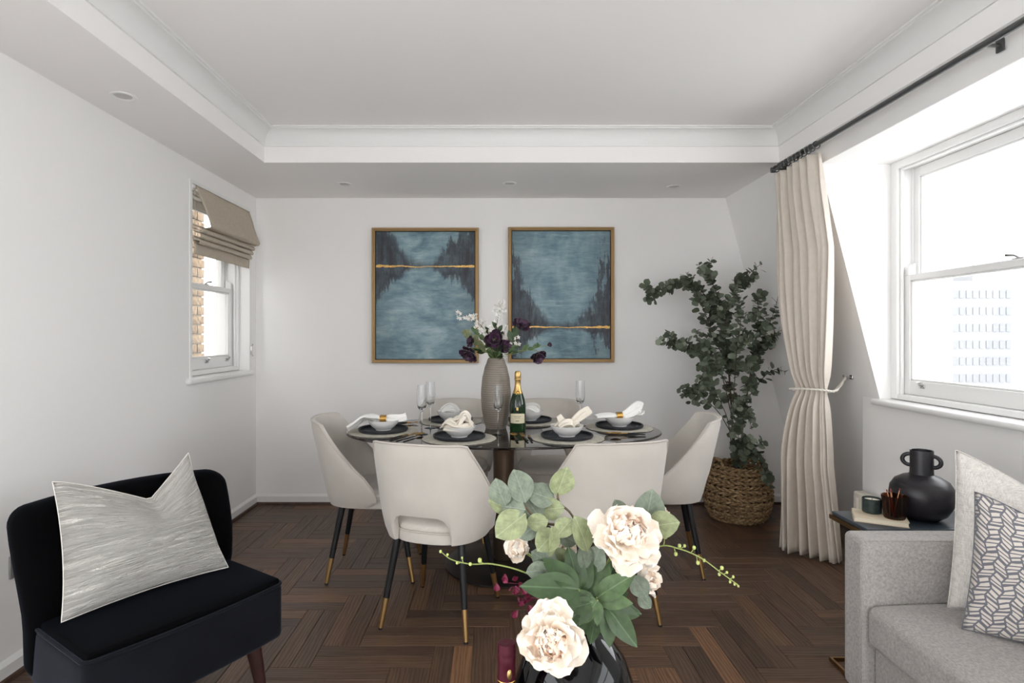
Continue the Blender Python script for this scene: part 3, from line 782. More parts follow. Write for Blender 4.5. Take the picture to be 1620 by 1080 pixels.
# ------------------------------------------------------------------ dining chairs
def make_chair():
    t_ = thing('dining_chair', '', 'chair')
    LE, CUT, ZB = 96, 29, .395
    cols = []
    us = [-LE, -93, -88] + [-82 + 4 * i for i in range(14)] + [-CUT - .4, -CUT + .4, -27.5, -25, -21, -16, -10, -4]
    us = us + [-u for u in reversed(us)]
    def ztop(p):
        s = abs(p)
        z = lerp(.828, .545, sstep(30, 112, s) * 1.0)
        z = .83 - .0062 * max(0, s - 46) - .012 * sstep(36, 54, s) + .0 * s
        if s > 84: z -= .055 * ((s - 84) / 12) ** 2.4
        if s > 30 and s < 40: z -= 0
        return z + .004 * math.cos(R(p * 3))
    def zbot(p):
        s = abs(p)
        if s < CUT: return ZB + .125 * (1 - (s / CUT) ** 5) ** .5
        if s > 84: return ZB + .03 * ((s - 84) / 12) ** 2
        return ZB
    def P(p, z, off=0):
        a, b = .238, .236; e = R(p)
        x = a * math.copysign(abs(math.sin(e)) ** .82, math.sin(e)); y = -b * math.copysign(abs(math.cos(e)) ** .82, math.cos(e))
        h = (z - .40)
        lean = .22 * h * max(0, math.cos(e)) ** .7 if abs(p) < 90 else 0
        x += math.copysign(1, p) * .09 * h * abs(math.sin(e)) - math.copysign(1, p) * .015 * (1 - min(1, h / .1)) * abs(math.sin(e)) ** 2 if abs(p) > 1 else 0
        n = Vector((math.sin(e), -math.cos(e), 0))
        return Vector((x, y - lean, z)) + n * off
    vs = frange(0, 1, 9)
    t1, t2 = .012, -.026
    g = G(); nu = len(us)
    def sheetP(off):
        return [P(p, lerp(zbot(p), ztop(p), v), off * (1 - .55 * abs(2 * v - 1) ** 10)) for v in vs for p in us]
    va = sheetP(t1); vb = sheetP(t2); k = len(va); nv = len(vs)
    fs = [(j * nu + i, j * nu + i + 1, (j + 1) * nu + i + 1, (j + 1) * nu + i) for j in range(nv - 1) for i in range(nu - 1)]
    fb = [tuple(x + k for x in reversed(f)) for f in fs]
    bd = [i for i in range(nu)] + [j * nu + nu - 1 for j in range(1, nv)] + [(nv - 1) * nu + i for i in range(nu - 2, -1, -1)] + [j * nu for j in range(nv - 2, 0, -1)]
    fr = [(bd[i], bd[(i + 1) % len(bd)], bd[(i + 1) % len(bd)] + k, bd[i] + k) for i in range(len(bd))]
    g.add(va + vb, fs + fb + fr)
    g.build('backrest', M['velvet'], t_, 50)
    # piping along the top and front edges of the shell
    path = [P(p, ztop(p) + .001, t1 * .6) for p in us]
    fr_ = [P(-LE, lerp(zbot(-LE), ztop(-LE), v), t1 * .6) for v in frange(0, 1, 8)][:-1]
    fr2 = [P(LE, lerp(zbot(LE), ztop(LE), v), t1 * .6) for v in frange(1, 0, 8)][1:]
    G().tube(fr_ + path + fr2, .0048, 6).build('piping', M['piping'], t_)
    def outline(a, b, yo, n=40, e=2.7):
        r = []
        for i in range(n):
            th = 2 * math.pi * i / n; c, s = math.cos(th), math.sin(th)
            x = a * math.copysign(abs(c) ** (2 / e), c); y = b * math.copysign(abs(s) ** (2 / e), s) + yo
            x *= 1 + .12 * (y - yo) / b * .8
            r.append((x, y))
        return r
    def slab(zs, sc, a, b, yo):
        g = G(); n = 40; vs = []; fs = []
        for z, s in zip(zs, sc):
            vs += [(x * s, (y - yo) * s + yo, z) for x, y in outline(a, b, yo)]
        for i in range(len(zs) - 1): fs += [(i * n + k, i * n + (k + 1) % n, (i + 1) * n + (k + 1) % n, (i + 1) * n + k) for k in range(n)]
        fs.append(tuple(range(n))); fs.append(tuple(range((len(zs) - 1) * n, len(zs) * n))); return g.add(vs, fs)
    slab([.388, .392, .43, .434], [.96, .985, .985, .975], .222, .232, .012).build('seat_base', M['velvet'], t_, 50)
    slab([.434, .438, .455, .468, .476, .480], [.97, 1.0, 1.01, .96, .8, .45], .216, .226, .016).build('seat', M['seatvelvet'], t_, 60)
    G().tube([(x, y, .437) for x, y in outline(.219, .229, .014)], .0042, 6, closed=True).build('seat_piping', M['piping'], t_)
    for sx in (-1, 1):
        for sy in (-1, 1):
            top = Vector((sx * .150, sy * .150, .392)); ft = Vector((sx * .199, sy * .222, 0))
            q = lambda z: ft.lerp(top, z / .392)
            lg = G().tube([q(.392), q(.13)], [.0175, .0135], 14).build('leg', M['blackleg'], t_)
            G().tube([q(.131), q(.008)], [.0139, .0100], 14).build('leg_tip', M['gold'], lg, label='gold leg tip')
            G().tube([q(.009), q(0)], [.0085, .0085], 10).build('foot', M['blackleg'], lg)
    return t_
ch0 = make_chair()
chairs = [((-.246, 2.665), -17.3, 'cream velvet dining chair seen from behind, in front of the black armchair side of table'),
          ((.476, 2.70), 15, 'cream velvet dining chair seen from behind, partly hidden by the foreground bouquet'),
          ((-.655, 3.17), -88, 'cream velvet dining chair at the oval table end beside the left wall'),
          ((.905, 3.25), 80, 'cream velvet dining chair at the oval table end beside the woven basket'),
          ((-.27, 3.72), 180, 'cream velvet dining chair behind the table, under the painting with the high gold horizon'),
          ((.36, 3.72), 180, 'cream velvet dining chair behind the table, under the painting with the low gold horizon')]
chairs[0] = ((-.246, 2.665), -17.3, 'cream velvet dining chair seen from behind, its rear legs and cut-out fully in view')
for i, ((x, y), a, lb) in enumerate(chairs):
    c = ch0 if i == 0 else dup(ch0)
    c.location = (x, y, 0); c.rotation_euler = (0, 0, R(a)); tag(c, lb, 'chair', 'cream velvet dining chairs round the oval table')

# ------------------------------------------------------------------ dining table
TC = Vector((.0455, 3.235, 0)); TZ = .75
tb = thing('dining_table', 'oval smoked glass dining table on a bronze column and round base', 'table', TC)
def oval(pr, n=96, sup=2.25):
    g = G(); vs = []
    for (d, z) in pr:
        for k in range(n):
            th = 2 * math.pi * k / n; c, s = math.cos(th), math.sin(th)
            vs.append(((.875 - d) * math.copysign(abs(c) ** (2 / sup), c), (.515 - d) * math.copysign(abs(s) ** (2 / sup), s), z))
    fs = [(i * n + k, i * n + (k + 1) % n, (i + 1) * n + (k + 1) % n, (i + 1) * n + k) for i in range(len(pr) - 1) for k in range(n)]
    fs.append(tuple(range(n))); fs.append(tuple(range((len(pr) - 1) * n, len(pr) * n))); return g.add(vs, fs)
oval([(.003, .738), (0, .741), (0, .747), (.003, TZ)], sup=2.0).build('glass_top', M['smoked'], tb, 30)
G().lathe([(.0, .014), (.055, .034), (.063, .045), (.058, .3), (.058, .6), (.064, .72), (.075, .732), (.0, .7375)], 40).build('column', M['bronze'], tb)
G().lathe([(.001, 0), (.322, 0), (.327, .004), (.327, .012), (.322, .016), (.20, .026), (.08, .036), (.0, .04)], 72).build('base', M['basem'], tb)

def setting(px, py, Y, dirx=0):
    p = at(px, py, Y); return p
sets = {  # x, y, name of the place
 'left': (-.615, 3.165, 'at the table end beside the left wall'),
 'fl': (-.186, 2.955, 'in front, nearer the camera, left of the champagne bottle'),
 'bl': (-.275, 3.535, 'at the back of the table, left of the tall vase'),
 'br': (.209, 3.535, 'at the back of the table, behind the champagne bottle'),
 'fr': (.367, 2.970, 'in front, nearer the camera, right of the champagne bottle'),
 'right': (.707, 3.30, 'at the table end beside the eucalyptus plant')}
matm = G().lathe([(.0, 0), (.187, 0), (.19, .002), (.187, .0045), (.0, .0045)], 56).mesh('placemat', M['placemat'])
def rimplate():
    return G().lathe([(.0, 0), (.118, 0), (.130, .003), (.1345, .010), (.1345, .0185), (.131, .0205), (.1275, .0185), (.1265, .009), (.118, .006), (.0, .006)], 56).mesh('dinner_plate', M['slate'])
platem = rimplate()
def bowl_mesh():
    wob = lambda r, z, a: r * (1 + .012 * math.sin(3 * a) + .008 * math.sin(5 * a + 1)) if z > .02 else r
    return G().lathe([(.0, .002), (.038, .0), (.042, .001), (.043, .006), (.062, .020), (.078, .038), (.0855, .054), (.0865, .0565), (.0845, .0555), (.075, .038), (.058, .021), (.035, .010), (.0, .008)], 48, fn=wob).mesh('bowl', M['ceramic'])
bowlm = bowl_mesh()
PZt = TZ + .0002; DZ = PZt + .0046; BZ = DZ + .0062
words = {'left': 'at the end of the table near the left wall', 'fl': 'directly behind the cut-out chair seen from behind', 'bl': 'at the far side between the flutes and tall vase',
         'br': 'at the far side behind the champagne bottle', 'fr': 'at the near side just right of the champagne bottle', 'right': 'at the end of the table near the eucalyptus'}
for k, (x, y, _) in sets.items():
    for nm, me, z, lb, cat in (('placemat', matm, PZt, 'round grey woven placemat ', 'placemat'), ('dinner_plate', platem, DZ, 'charcoal rimmed dinner plate ', 'plate'), ('bowl', bowlm, BZ, 'white ceramic bowl ', 'bowl')):
        o = bpy.data.objects.new(nm, me); COL.objects.link(o); o.location = (x, y, z)
        o.rotation_euler = (0, 0, rnd.uniform(0, 6))
        tag(o, lb + words[k], cat, {'placemat': 'woven placemats on the oval table', 'plate': 'charcoal plates on the placemats', 'bowl': 'white bowls on the plates'}[cat])

# napkins: pleated ribbons of linen
def ribbon(g, pts, widths, side, pl=.006, npl=3, tw=0, roll=None):
    P = spline(pts, 6); n = len(P); NU = npl * 6; side = Vector(side).normalized(); vs = []
    for i, p in enumerate(P):
        t = i / (n - 1); wi = t * (len(widths) - 1); k = min(int(wi), len(widths) - 2); wd = lerp(widths[k], widths[k + 1], wi - k)
        d = (P[min(i + 1, n - 1)] - P[max(i - 1, 0)]).normalized()
        s = side - d * side.dot(d); s.normalize()
        if tw or roll:
            an = R(tw) * t + (R(roll) if roll else 0); s = Matrix.Rotation(an, 3, d) @ s
        nn = s.cross(d).normalized()
        for j in range(NU + 1):
            u = j / NU - .5
            vs.append(p + s * wd * u + nn * (pl * math.sin(u * npl * 2 * math.pi) - wd * .25 * (u * 2) ** 2 * .4))
    fs = [(i * (NU + 1) + j, i * (NU + 1) + j + 1, (i + 1) * (NU + 1) + j + 1, (i + 1) * (NU + 1) + j) for i in range(n - 1) for j in range(NU)]
    g.add(vs, fs)
def napkin(key, m, label, ribs, ring=None):
    x, y, _ = sets[key]; z = BZ + .0
    r = thing('napkin', label, 'napkin', (x, y, z), group='linen napkins in the bowls')
    g = G()
    for a in ribs: ribbon(g, *a[:3], **(a[3] if len(a) > 3 else {}))
    g.build('cloth', m, r, 70, solid=.0025)
    if ring:
        (rx, ry, rz, ax) = ring
        rr = thing('napkin_ring', 'gold napkin ring on the napkin ' + words[key], 'napkin ring', (x + rx, y + ry, z + rz), ax, 'gold napkin rings')
        gg = G()
        for i in range(5):
            xx = -.014 + .007 * i
            gg.tube([(xx, .0185 * math.cos(a), .0165 * math.sin(a)) for a in [2 * math.pi * k / 20 for k in range(20)]], .0042, 6, closed=True)
        gg.build('band', M['goldbright'], rr)
napkin('left', M['napkinw'], 'white napkin through a gold ring, draped over the bowl near the left wall',
       [([(-.005, 0, .062), (-.045, 0, .078), (-.10, -.02, .078), (-.15, -.045, .045), (-.185, -.06, .022)], [.03, .075, .11, .12, .10], (.2, 1, 0), dict(pl=.007, npl=4)),
        ([(-.03, .01, .045), (-.07, .04, .07), (-.12, .06, .062), (-.16, .07, .04)], [.03, .07, .09, .07], (0, 1, .2), dict(pl=.006, npl=3)),
        ([(0, 0, .062), (.04, 0, .064), (.09, .01, .062), (.125, .015, .070)], [.03, .045, .045, .05], (0, .6, .8), dict(pl=.003, npl=2))], (.0, 0, .062, 0))
napkin('right', M['napkinw'], 'white napkin through a gold ring, one corner standing up, beside the eucalyptus',
       [([(0, 0, .060), (-.04, 0, .068), (-.09, -.01, .068), (-.14, -.02, .060)], [.03, .07, .085, .06], (0, 1, .1), dict(pl=.006, npl=3)),
        ([(0, 0, .060), (.04, 0, .066), (.08, .01, .085), (.115, .015, .105), (.135, .01, .10)], [.03, .05, .065, .075, .05], (0, .5, .85), dict(pl=.004, npl=2)),
        ([(.02, 0, .052), (.06, .02, .058), (.11, .02, .066), (.14, .0, .07)], [.03, .05, .06, .05], (0, 1, .2), dict(pl=.005, npl=2))], (0, 0, .060, R(4)))
napkin('bl', M['napkinw'], 'white napkin bunched into a rosette in the bowl left of the tall vase',
       [([(-.06, -.01, .045), (-.04, -.02, .080), (0, -.02, .098), (.035, -.02, .080), (.05, -.01, .045)], [.05, .06, .06, .06, .05], (0, 1, 0), dict(pl=.006, npl=3)),
        ([(-.05, -.04, .050), (-.02, -.05, .075), (.02, -.05, .072), (.04, -.03, .05)], [.04, .05, .05, .04], (0, .6, .7), dict(pl=.006, npl=3)),
        ([(-.055, .03, .04), (-.03, .03, .082), (.02, .03, .086), (.05, .03, .05)], [.04, .06, .06, .04], (0, 1, 0), dict(pl=.006, npl=3)),
        ([(-.02, -.045, .06), (-.01, -.05, .085), (.015, -.045, .088), (.02, -.03, .07), (.0, -.03, .062)], [.02, .025, .025, .02, .02], (0, .5, .8), dict(pl=.002, npl=1))])
napkin('br', M['napkinw'], 'white rolled napkin in the bowl behind the champagne bottle',
       [([(-.07, .0, .05), (-.03, 0, .085), (.02, 0, .092), (.05, -.01, .082), (.055, -.02, .055)], [.05, .08, .08, .06, .03], (0, 1, 0), dict(pl=.005, npl=2)),
        ([(-.05, -.03, .06), (-.01, -.04, .085), (.03, -.045, .07), (.05, -.05, .05)], [.04, .05, .05, .03], (.2, .8, .6), dict(pl=.004, npl=2))])
napkin('fl', M['napkinc'], 'cream napkin knotted with an upright loop, in the bowl behind the cut-out chair',
       [([(-.085, -.01, .052), (-.055, -.03, .078), (-.02, -.05, .066), (.02, -.05, .060), (.05, -.03, .062)], [.05, .07, .07, .06, .04], (.1, .9, .3), dict(pl=.007, npl=3)),
        ([(-.06, .02, .05), (-.02, .01, .085), (.02, .0, .092), (.05, .0, .070), (.06, .0, .052)], [.05, .07, .08, .06, .04], (0, 1, .2), dict(pl=.007, npl=3)),
        ([(-.015, -.035, .062), (.0, -.035, .092), (.018, -.03, .118), (.036, -.03, .124), (.052, -.03, .104), (.056, -.03, .078), (.07, -.025, .062)], [.05, .045, .034, .030, .034, .035, .03], (.1, .75, .65), dict(pl=.003, npl=1)),
        ([(.0, -.055, .055), (.015, -.055, .085), (.03, -.045, .105), (.03, -.03, .12)], [.02, .03, .03, .02], (.6, .6, 0), dict(pl=.003, npl=1)),
        ([(-.075, -.04, .05), (-.04, -.06, .052), (0, -.065, .050), (.04, -.055, .058), (.07, -.02, .062)], [.03, .035, .035, .035, .02], (0, .5, .8), dict(pl=.003, npl=1))])
napkin('fr', M['napkinc'], 'cream napkin tied with one long loop pointing up, right of the champagne bottle',
       [([(0, -.03, .055), (.035, -.03, .082), (.075, -.03, .115), (.110, -.03, .136), (.118, -.028, .139)], [.02, .042, .052, .046, .02], (-.55, .45, .7), dict(pl=.002, npl=1)),
        ([(.01, -.035, .058), (.045, -.038, .080), (.080, -.038, .108), (.098, -.036, .124)], [.012, .022, .028, .02], (-.55, .45, .7), dict(pl=.003, npl=1)),
        ([(0, -.03, .055), (-.025, -.03, .080), (-.045, -.03, .112)], [.03, .045, .028], (.8, .4, .3), dict(pl=.003, npl=1)),
        ([(-.045, -.055, .052), (-.02, -.062, .074), (.012, -.062, .078), (.032, -.055, .056)], [.04, .05, .05, .03], (0, .9, .5), dict(pl=.003, npl=2)),
        ([(-.06, .02, .045), (-.02, .02, .07), (.03, .02, .07), (.06, .01, .05)], [.05, .08, .08, .05], (0, 1, 0), dict(pl=.006, npl=3)),
        ([(.02, -.064, .05), (.035, -.062, .072), (.052, -.052, .078), (.06, -.045, .056)], [.025, .03, .03, .02], (0, .9, .5), dict(pl=.002, npl=1))])

# champagne flutes
fl_prof = [(.0, .0015), (.034, .0005), (.0345, .0015), (.020, .004), (.006, .007), (.0032, .014), (.003, .06), (.0032, .115), (.006, .124), (.014, .132), (.0225, .146), (.0265, .165), (.0275, .19), (.0262, .225), (.0243, .263),
           (.0234, .263), (.0252, .225), (.0264, .19), (.0253, .166), (.0212, .149), (.012, .137), (.0, .133)]
flm = G().lathe(fl_prof, 32).mesh('champagne_flute', M['wineglass'])
for x, y, lb in ((-.395, 3.09, 'clear champagne flute, the nearer of the pair between two placemats'), (-.372, 3.30, 'clear champagne flute, the farther of the pair between two placemats'),
                 (.0135, 3.085, 'clear champagne flute standing in front of the tall smoky vase'), (.497, 3.386, 'clear champagne flute standing behind the bow-tied napkin')):
    o = bpy.data.objects.new('champagne_flute', flm); COL.objects.link(o); o.location = (x, y, TZ); tag(o, lb, 'glass', 'champagne flutes on the oval table')

# champagne bottle
b = thing('champagne_bottle', 'green champagne bottle with gold foil neck standing before the tall vase', 'bottle', (.123, 3.20, TZ))
G().lathe([(.0, .004), (.03, .0), (.042, .001), (.0445, .006), (.0445, .13), (.0435, .15), (.038, .18), (.028, .208), (.0195, .232), (.016, .25), (.0148, .29), (.0148, .30)], 40).build('bottle_body', M['greenglass'], b)
fo = G().lathe([(.0285, .209), (.0205, .232), (.0168, .25), (.0158, .283), (.0176, .286), (.0180, .308), (.0172, .322), (.012, .331), (.0, .332)], 32).build('neck_foil', M['foil'], b)
G().lathe([(.0184, .284), (.019, .287), (.0184, .290)], 24).build('wire_ring', M['goldbright'], fo)
def curved_label(name, m, r, z0, z1, a0, a1, parent, top=0):
    def fn(u, v):
        a = R(lerp(a0, a1, u)); return (r * math.cos(a), r * math.sin(a), lerp(z0, z1, v) + top * v * math.sin(math.pi * u))
    return G().sheet(fn, frange(0, 1, 16), frange(0, 1, 3)).build(name, m, parent, 60, recalc=False)
lb_ = curved_label('label', M['label'], .0449, .047, .098, -155, -35, b, .003)
for z, w_ in ((.084, 26), (.076, 20), (.062, 12), (.058, 14)):
    curved_label('print_line', M['ink'], .0451, z, z + .0022, -95 - w_, -95 + w_, lb_)
curved_label('crest', M['foil'], .041, .118, .134, -103, -87, b).location = (0, -.0042, 0)
g = G().tube([(.011 * math.cos(a), -.0262 - .0015, .212 + .011 * math.sin(a)) for a in [2 * math.pi * k / 20 for k in range(20)]], .0022, 6, closed=True)
g.rbox((0, -.0272, .212), (.0055, .002, .0055), .0018, 2); g.build('seal', M['goldbright'], b)

# cutlery with gold heads and black handles
def cutlery(kind, hx, hy, tx, ty, label, z=TZ + .003, handle=None):
    h = Vector((hx, hy, z)); t_ = Vector((tx, ty, z)); d = (h - t_); L = d.length; d.normalize(); a = math.atan2(d.y, d.x)
    r = thing(kind, label, kind.replace('_', ' '), (tx, ty, z), a, 'gold and black cutlery')
    hm = L * .52
    g = G().rbox((hm / 2, 0, .003), (hm / 2, .0055, .003), .0028, 2); g.build('handle', handle or M['cutblack'], r)
    g = G(); n0 = hm
    if kind == 'spoon':
        g.tube([(n0, 0, .003), (L - .06, 0, .004)], [.0028, .0026], 8)
        ds = G(); us = 20
        vs = []; fs = []
        for i, rr in enumerate((0, .35, .7, .92, 1.0)):
            for k in range(us):
                th = 2 * math.pi * k / us; vs.append((L - .032 + rr * .032 * math.cos(th), rr * .0205 * math.sin(th), .002 + .0075 * rr * rr))
        fs = [(i * us + k, i * us + (k + 1) % us, (i + 1) * us + (k + 1) % us, (i + 1) * us + k) for i in range(4) for k in range(us)]
        ds.add(vs, fs); ds.build('spoon_bowl', M['cutgold'], r, 60, solid=.0015)
    elif kind == 'fork':
        g.tube([(n0, 0, .003), (L - .075, 0, .004)], [.0028, .0026], 8)
        g.rbox((L - .063, 0, .004), (.014, .011, .0012), .001, 1)
        for k in range(4):
            yy = -.009 + .006 * k; g.tube([(L - .052, yy, .004), (L - .02, yy, .004), (L, yy, .009)], [.0017, .0016, .0009], 6)
    else:
        g.add([(n0, -.002, .002), (n0, .004, .002), (L - .02, -.010, .002), (L, .002, .002), (L - .03, .007, .002)], [(0, 2, 3, 4, 1)])
        g.tube([(n0 - .004, 0, .003), (n0 + .02, 0, .003)], [.0035, .0025], 8)
    g.build({'spoon': 'neck', 'fork': 'tines', 'knife': 'blade'}[kind], M['cutgold'], r, 60, solid=.0012 if kind == 'knife' else 0)
cutlery('spoon', .092, 3.06, .110, 2.86, 'gold spoon with black handle lying in front of the champagne bottle')
cutlery('fork', .137, 3.07, .160, 2.865, 'gold fork with black handle lying in front of the champagne bottle')
cutlery('knife', .172, 3.04, .182, 2.87, 'gold knife beside the fork in front of the champagne bottle')
cutlery('spoon', -.385, 3.075, -.462, 2.895, 'gold spoon, the nearest the left flutes, between two placemats')
cutlery('fork', -.425, 3.085, -.500, 2.91, 'gold fork in the middle of the trio between the two left placemats')
cutlery('knife', -.46, 3.08, -.535, 2.92, 'gold knife, outermost of the trio between the two left placemats')
cutlery('fork', .585, 3.085, .79, 3.04, 'gold fork lying along the placemat at the eucalyptus end', )
cutlery('spoon', .60, 3.02, .80, 3.075, 'gold spoon crossed under the fork at the eucalyptus end', z=TZ + .009)
cutlery('fork', -.47, 3.46, -.60, 3.40, 'gold fork behind the bowl near the left wall')
cutlery('knife', -.455, 3.43, -.60, 3.435, 'gold knife behind the bowl near the left wall', z=TZ + .008)

# ------------------------------------------------------------------ tall vase and its flowers
VP = Vector((.002, 3.307, TZ))
tv = thing('tall_vase', 'tall ribbed smoky glass vase in the middle of the oval table', 'vase', VP)
vp = []
def vr(z):
    t = z / .40; pts = [(0, .058), (.1, .070), (.3, .083), (.5, .086), (.7, .0795), (.85, .066), (.95, .052), (1, .044)]
    for (a, ra), (b_, rb) in zip(pts, pts[1:]):
        if t <= b_: return lerp(ra, rb, sstep(0, 1, (t - a) / (b_ - a)) * .35 + .65 * (t - a) / (b_ - a))
    return .044
for i in range(129):
    z = .40 * i / 128; vp.append((vr(z) + .0006 * math.sin(z * 2 * math.pi / .0125), z))
vp = [(.0, .0)] + vp + [(.041, .40)] + [(vr(z) - .004, z) for z in frange(.39, .02, 10)] + [(.0, .015)]
G().lathe(vp, 48).build('vase_body', M['smoky'], tv, 60)

def leaf_mesh(name, m, L=1, W=.5, peak=.45, fold=.12, curl=.15, tip=1.0, wavy=0, nu=4, nv=8):
    def fn(u, v):
        wd = W * math.sin(math.pi * min(1, v ** (math.log(.5) / math.log(peak)))) ** tip
        x = u * wd / 2
        return (x, v * L, fold * abs(u) * wd + curl * L * (v - .5) ** 2 * -1 + curl * L * .25 + wavy * math.sin(v * 9 + u * 3) * abs(u))
    return G().sheet(fn, frange(-1, 1, nu), frange(0, 1, nv)).mesh(name, m, 80)
def lobed_mesh(name, m):    # three-lobed peony leaf
    g = G()
    for ang, s in ((0, 1), (38, .78), (-38, .78)):
        ca, sa = math.cos(R(ang)), math.sin(R(ang))
        def fn(u, v):
            wd = .50 * s * math.sin(math.pi * v ** .8) ** .8 if 0 < v < 1 else 0.01
            x = u * wd / 2; y = v * s; z = .13 * abs(u) * wd - .22 * (v ** 2) * s + .02 * math.sin(v * 7)
            return (x * ca + y * sa, -x * sa + y * ca, z + .004 * ang / 38)
        g.sheet(fn, frange(-1, 1, 4), frange(0, 1, 9))
    return g.mesh(name, m, 80)
def petal_mesh(name, m, cup=.35, ruf=.05, seed=0, W=.9, back=0):
    def fn(u, v):
        wd = W * (.28 + .72 * math.sin(math.pi * .5 * min(1, v * 1.25)) ** 1.2) * (1 if v < .8 else (1 - ((v - .8) / .2) ** 2 * .45))
        x = u * wd / 2
        rr = ruf * noise.noise((u * 2.6 + seed * 7, v * 2, seed)) * v * 2.2
        y = v * (1 - .10 * u * u) + ruf * .45 * noise.noise((u * 3 + seed * 3, 5, seed)) * v * v
        return (x, y, cup * (v * v * .6 + u * u * .35) - back * v ** 3 + rr)
    return G().sheet(fn, frange(-1, 1, 6), frange(0, 1, 7)).mesh(name, m, 80)
HP = [petal_mesh('petal', m, .45, .08, s, .85) for s, m in enumerate((M['purple'], M['purple'], M['purpleB']))]
def hellebore(pos, face, Rr, label, seed, base=VP + Vector((0, 0, .38)), sc_in=1):
    pos = Vector(pos); f = Vector(face).normalized(); rr = random.Random(seed); Rr *= 1.12
    r = thing('hellebore_flower', label, 'flower', base, group='dark purple hellebores in the tall vase')
    p = pos - base; side = f.orthogonal().normalized()
    mid = p * .55 + Vector((0, 0, .035)); G().tube(spline([(0, 0, -.14), (0, 0, 0), mid, p - f * .012 + Vector((0, 0, .012)), p], 4), .0018, 6).build('stem', M['budstem'], r)
    for lay, (n, tilt, s) in enumerate(((7, 84, 1.0), (6, 58, .85), (4, 32, .55))):
        for k in range(n):
            a = 2 * math.pi * (k + .5 * lay) / n + rr.uniform(-.15, .15); rad = Matrix.Rotation(a, 3, f) @ side; ti = R(tilt + rr.uniform(-12, 10))
            d = rad * math.sin(ti) + f * math.cos(ti); nv = f * math.sin(ti) - rad * math.cos(ti)
            inst('petal', rr.choice(HP), r, p, d, nv, Rr * s * rr.uniform(.9, 1.1))
    G().rbox(p + f * Rr * .18, (.007, .007, .007), .0065, 2).build('stamen', M['yelgreen'], r)
VY = 3.29
hellebore(at(783, 538, VY - .05), (-.1, -1, .25), .052, 'dark purple hellebore facing forward in the centre of the tall vase', 1)
hellebore(at(745, 556, VY - .03), (-.45, -.5, -.6), .055, 'dark purple hellebore drooping low over the side of the tall vase nearest the left painting', 2)
hellebore(at(822, 518, VY), (.35, -.6, .6), .055, 'dark purple hellebore high over the right painting edge, opening upward', 3)
hellebore(at(850, 560, VY - .02), (.3, -.6, -.5), .046, 'dark purple hellebore hanging at the end of the long right-hand stem', 4)
hellebore(at(747, 541, VY), (-.8, -.5, .2), .034, 'small dark purple hellebore half hidden behind leaves', 5)
hellebore(at(798, 548, VY - .06), (.5, -.8, .1), .038, 'small dark purple hellebore beside the central flower', 6)
r = thing('hellebore_bud', 'closed dark purple hellebore bud at the tip of a thin stem before the right painting', 'flower', VP + Vector((0, 0, .38)))
p = at(866, 546, VY) - (VP + Vector((0, 0, .38)))
G().tube(spline([(0, 0, -.1), (0, 0, 0), p * .5 + Vector((0, 0, .01)), p], 4), .0014, 6).build('stem', M['budstem'], r)
for k in range(4): inst('petal', HP[0], r, p, (1, .2 * math.cos(k * 1.6), .35 + .2 * math.sin(k * 1.6)), (0, math.sin(k * 1.57), math.cos(k * 1.57)), .026)
# leaves in the tall vase
LV = [leaf_mesh('leaf', M['leafdark'], 1, .55), leaf_mesh('leaf', M['leafmid'], 1, .5), leaf_mesh('leaf', M['euclight'], 1, .8, tip=.7)]
def sprig(name, label, cat, group, base, path, leaves, r0=.0018, stem=M['budstem'], lm=LV):
    r = thing(name, label, cat, base, group=group); P = [Vector(q) - base for q in path]
    G().tube(spline([(0, 0, -.10)] + P, 5), r0, 6).build('stem', stem, r)
    for (q, d, nrm, L, k) in leaves: inst('leaf', lm[k], r, Vector(q) - base, d, nrm, L)
    return r
vb = VP + Vector((0, 0, .385)); rr = random.Random(5)
for i, (pts, kk, nl, L, lb) in enumerate((
        ([(775, 560), (755, 545), (735, 530)], 2, 5, .05, 'round-leaved green sprig arching over the left painting'),
        ([(778, 560), (768, 540), (752, 525)], 1, 6, .05, 'mid green leafy sprig in the left half of the tall vase bouquet'),
        ([(786, 560), (790, 540), (786, 520)], 0, 6, .055, 'dark green leafy sprig standing upright in the tall vase'),
        ([(792, 562), (806, 545), (812, 528)], 0, 6, .055, 'dark green leafy sprig under the highest purple hellebore'),
        ([(795, 562), (820, 555), (850, 548)], 1, 7, .045, 'long leafy sprig reaching across the right painting'),
        ([(788, 562), (800, 556), (812, 552)], 1, 5, .04, 'short leafy sprig at the mouth of the tall vase'),
        ([(782, 562), (764, 556), (748, 552)], 0, 6, .045, 'short dark leafy sprig above the lowest hellebore on the left painting side'),
        ([(786, 562), (778, 545), (774, 528)], 0, 6, .045, 'dark leafy sprig right behind the central hellebore'))):
    P = [vb] + [at(x, y, VY + (.045 if i > 5 else .04 - .02 * i)) for x, y in pts]; lv = []; nl += 4; L *= 1.15
    for j in range(nl):
        t = (j + 1) / nl * (len(P) - 1); k = min(int(t), len(P) - 2); q = P[k].lerp(P[k + 1], t - k); ax = (P[k + 1] - P[k]).normalized()
        d = (ax + Vector((rr.uniform(-1.1, 1.1), rr.uniform(-.9, .2), rr.uniform(-.4, .9)))).normalized()
        lv.append((q, d, Vector((rr.uniform(-.4, .4), -1, .5)), L * rr.uniform(.7, 1.1), kk))
    sprig('leaf_sprig', lb, 'foliage', 'leaf sprigs in the tall vase', vb, P, lv)
blm = G()
for k in range(5):
    a = 2 * math.pi * k / 5
    blm.add([(0, 0, 0), (.5 * math.cos(a - .55), .5 * math.sin(a - .55), .15), (1 * math.cos(a), 1 * math.sin(a), .35), (.5 * math.cos(a + .55), .5 * math.sin(a + .55), .15)], [(0, 1, 2, 3)])
blm = blm.mesh('blossom', M['blossom'], 80)
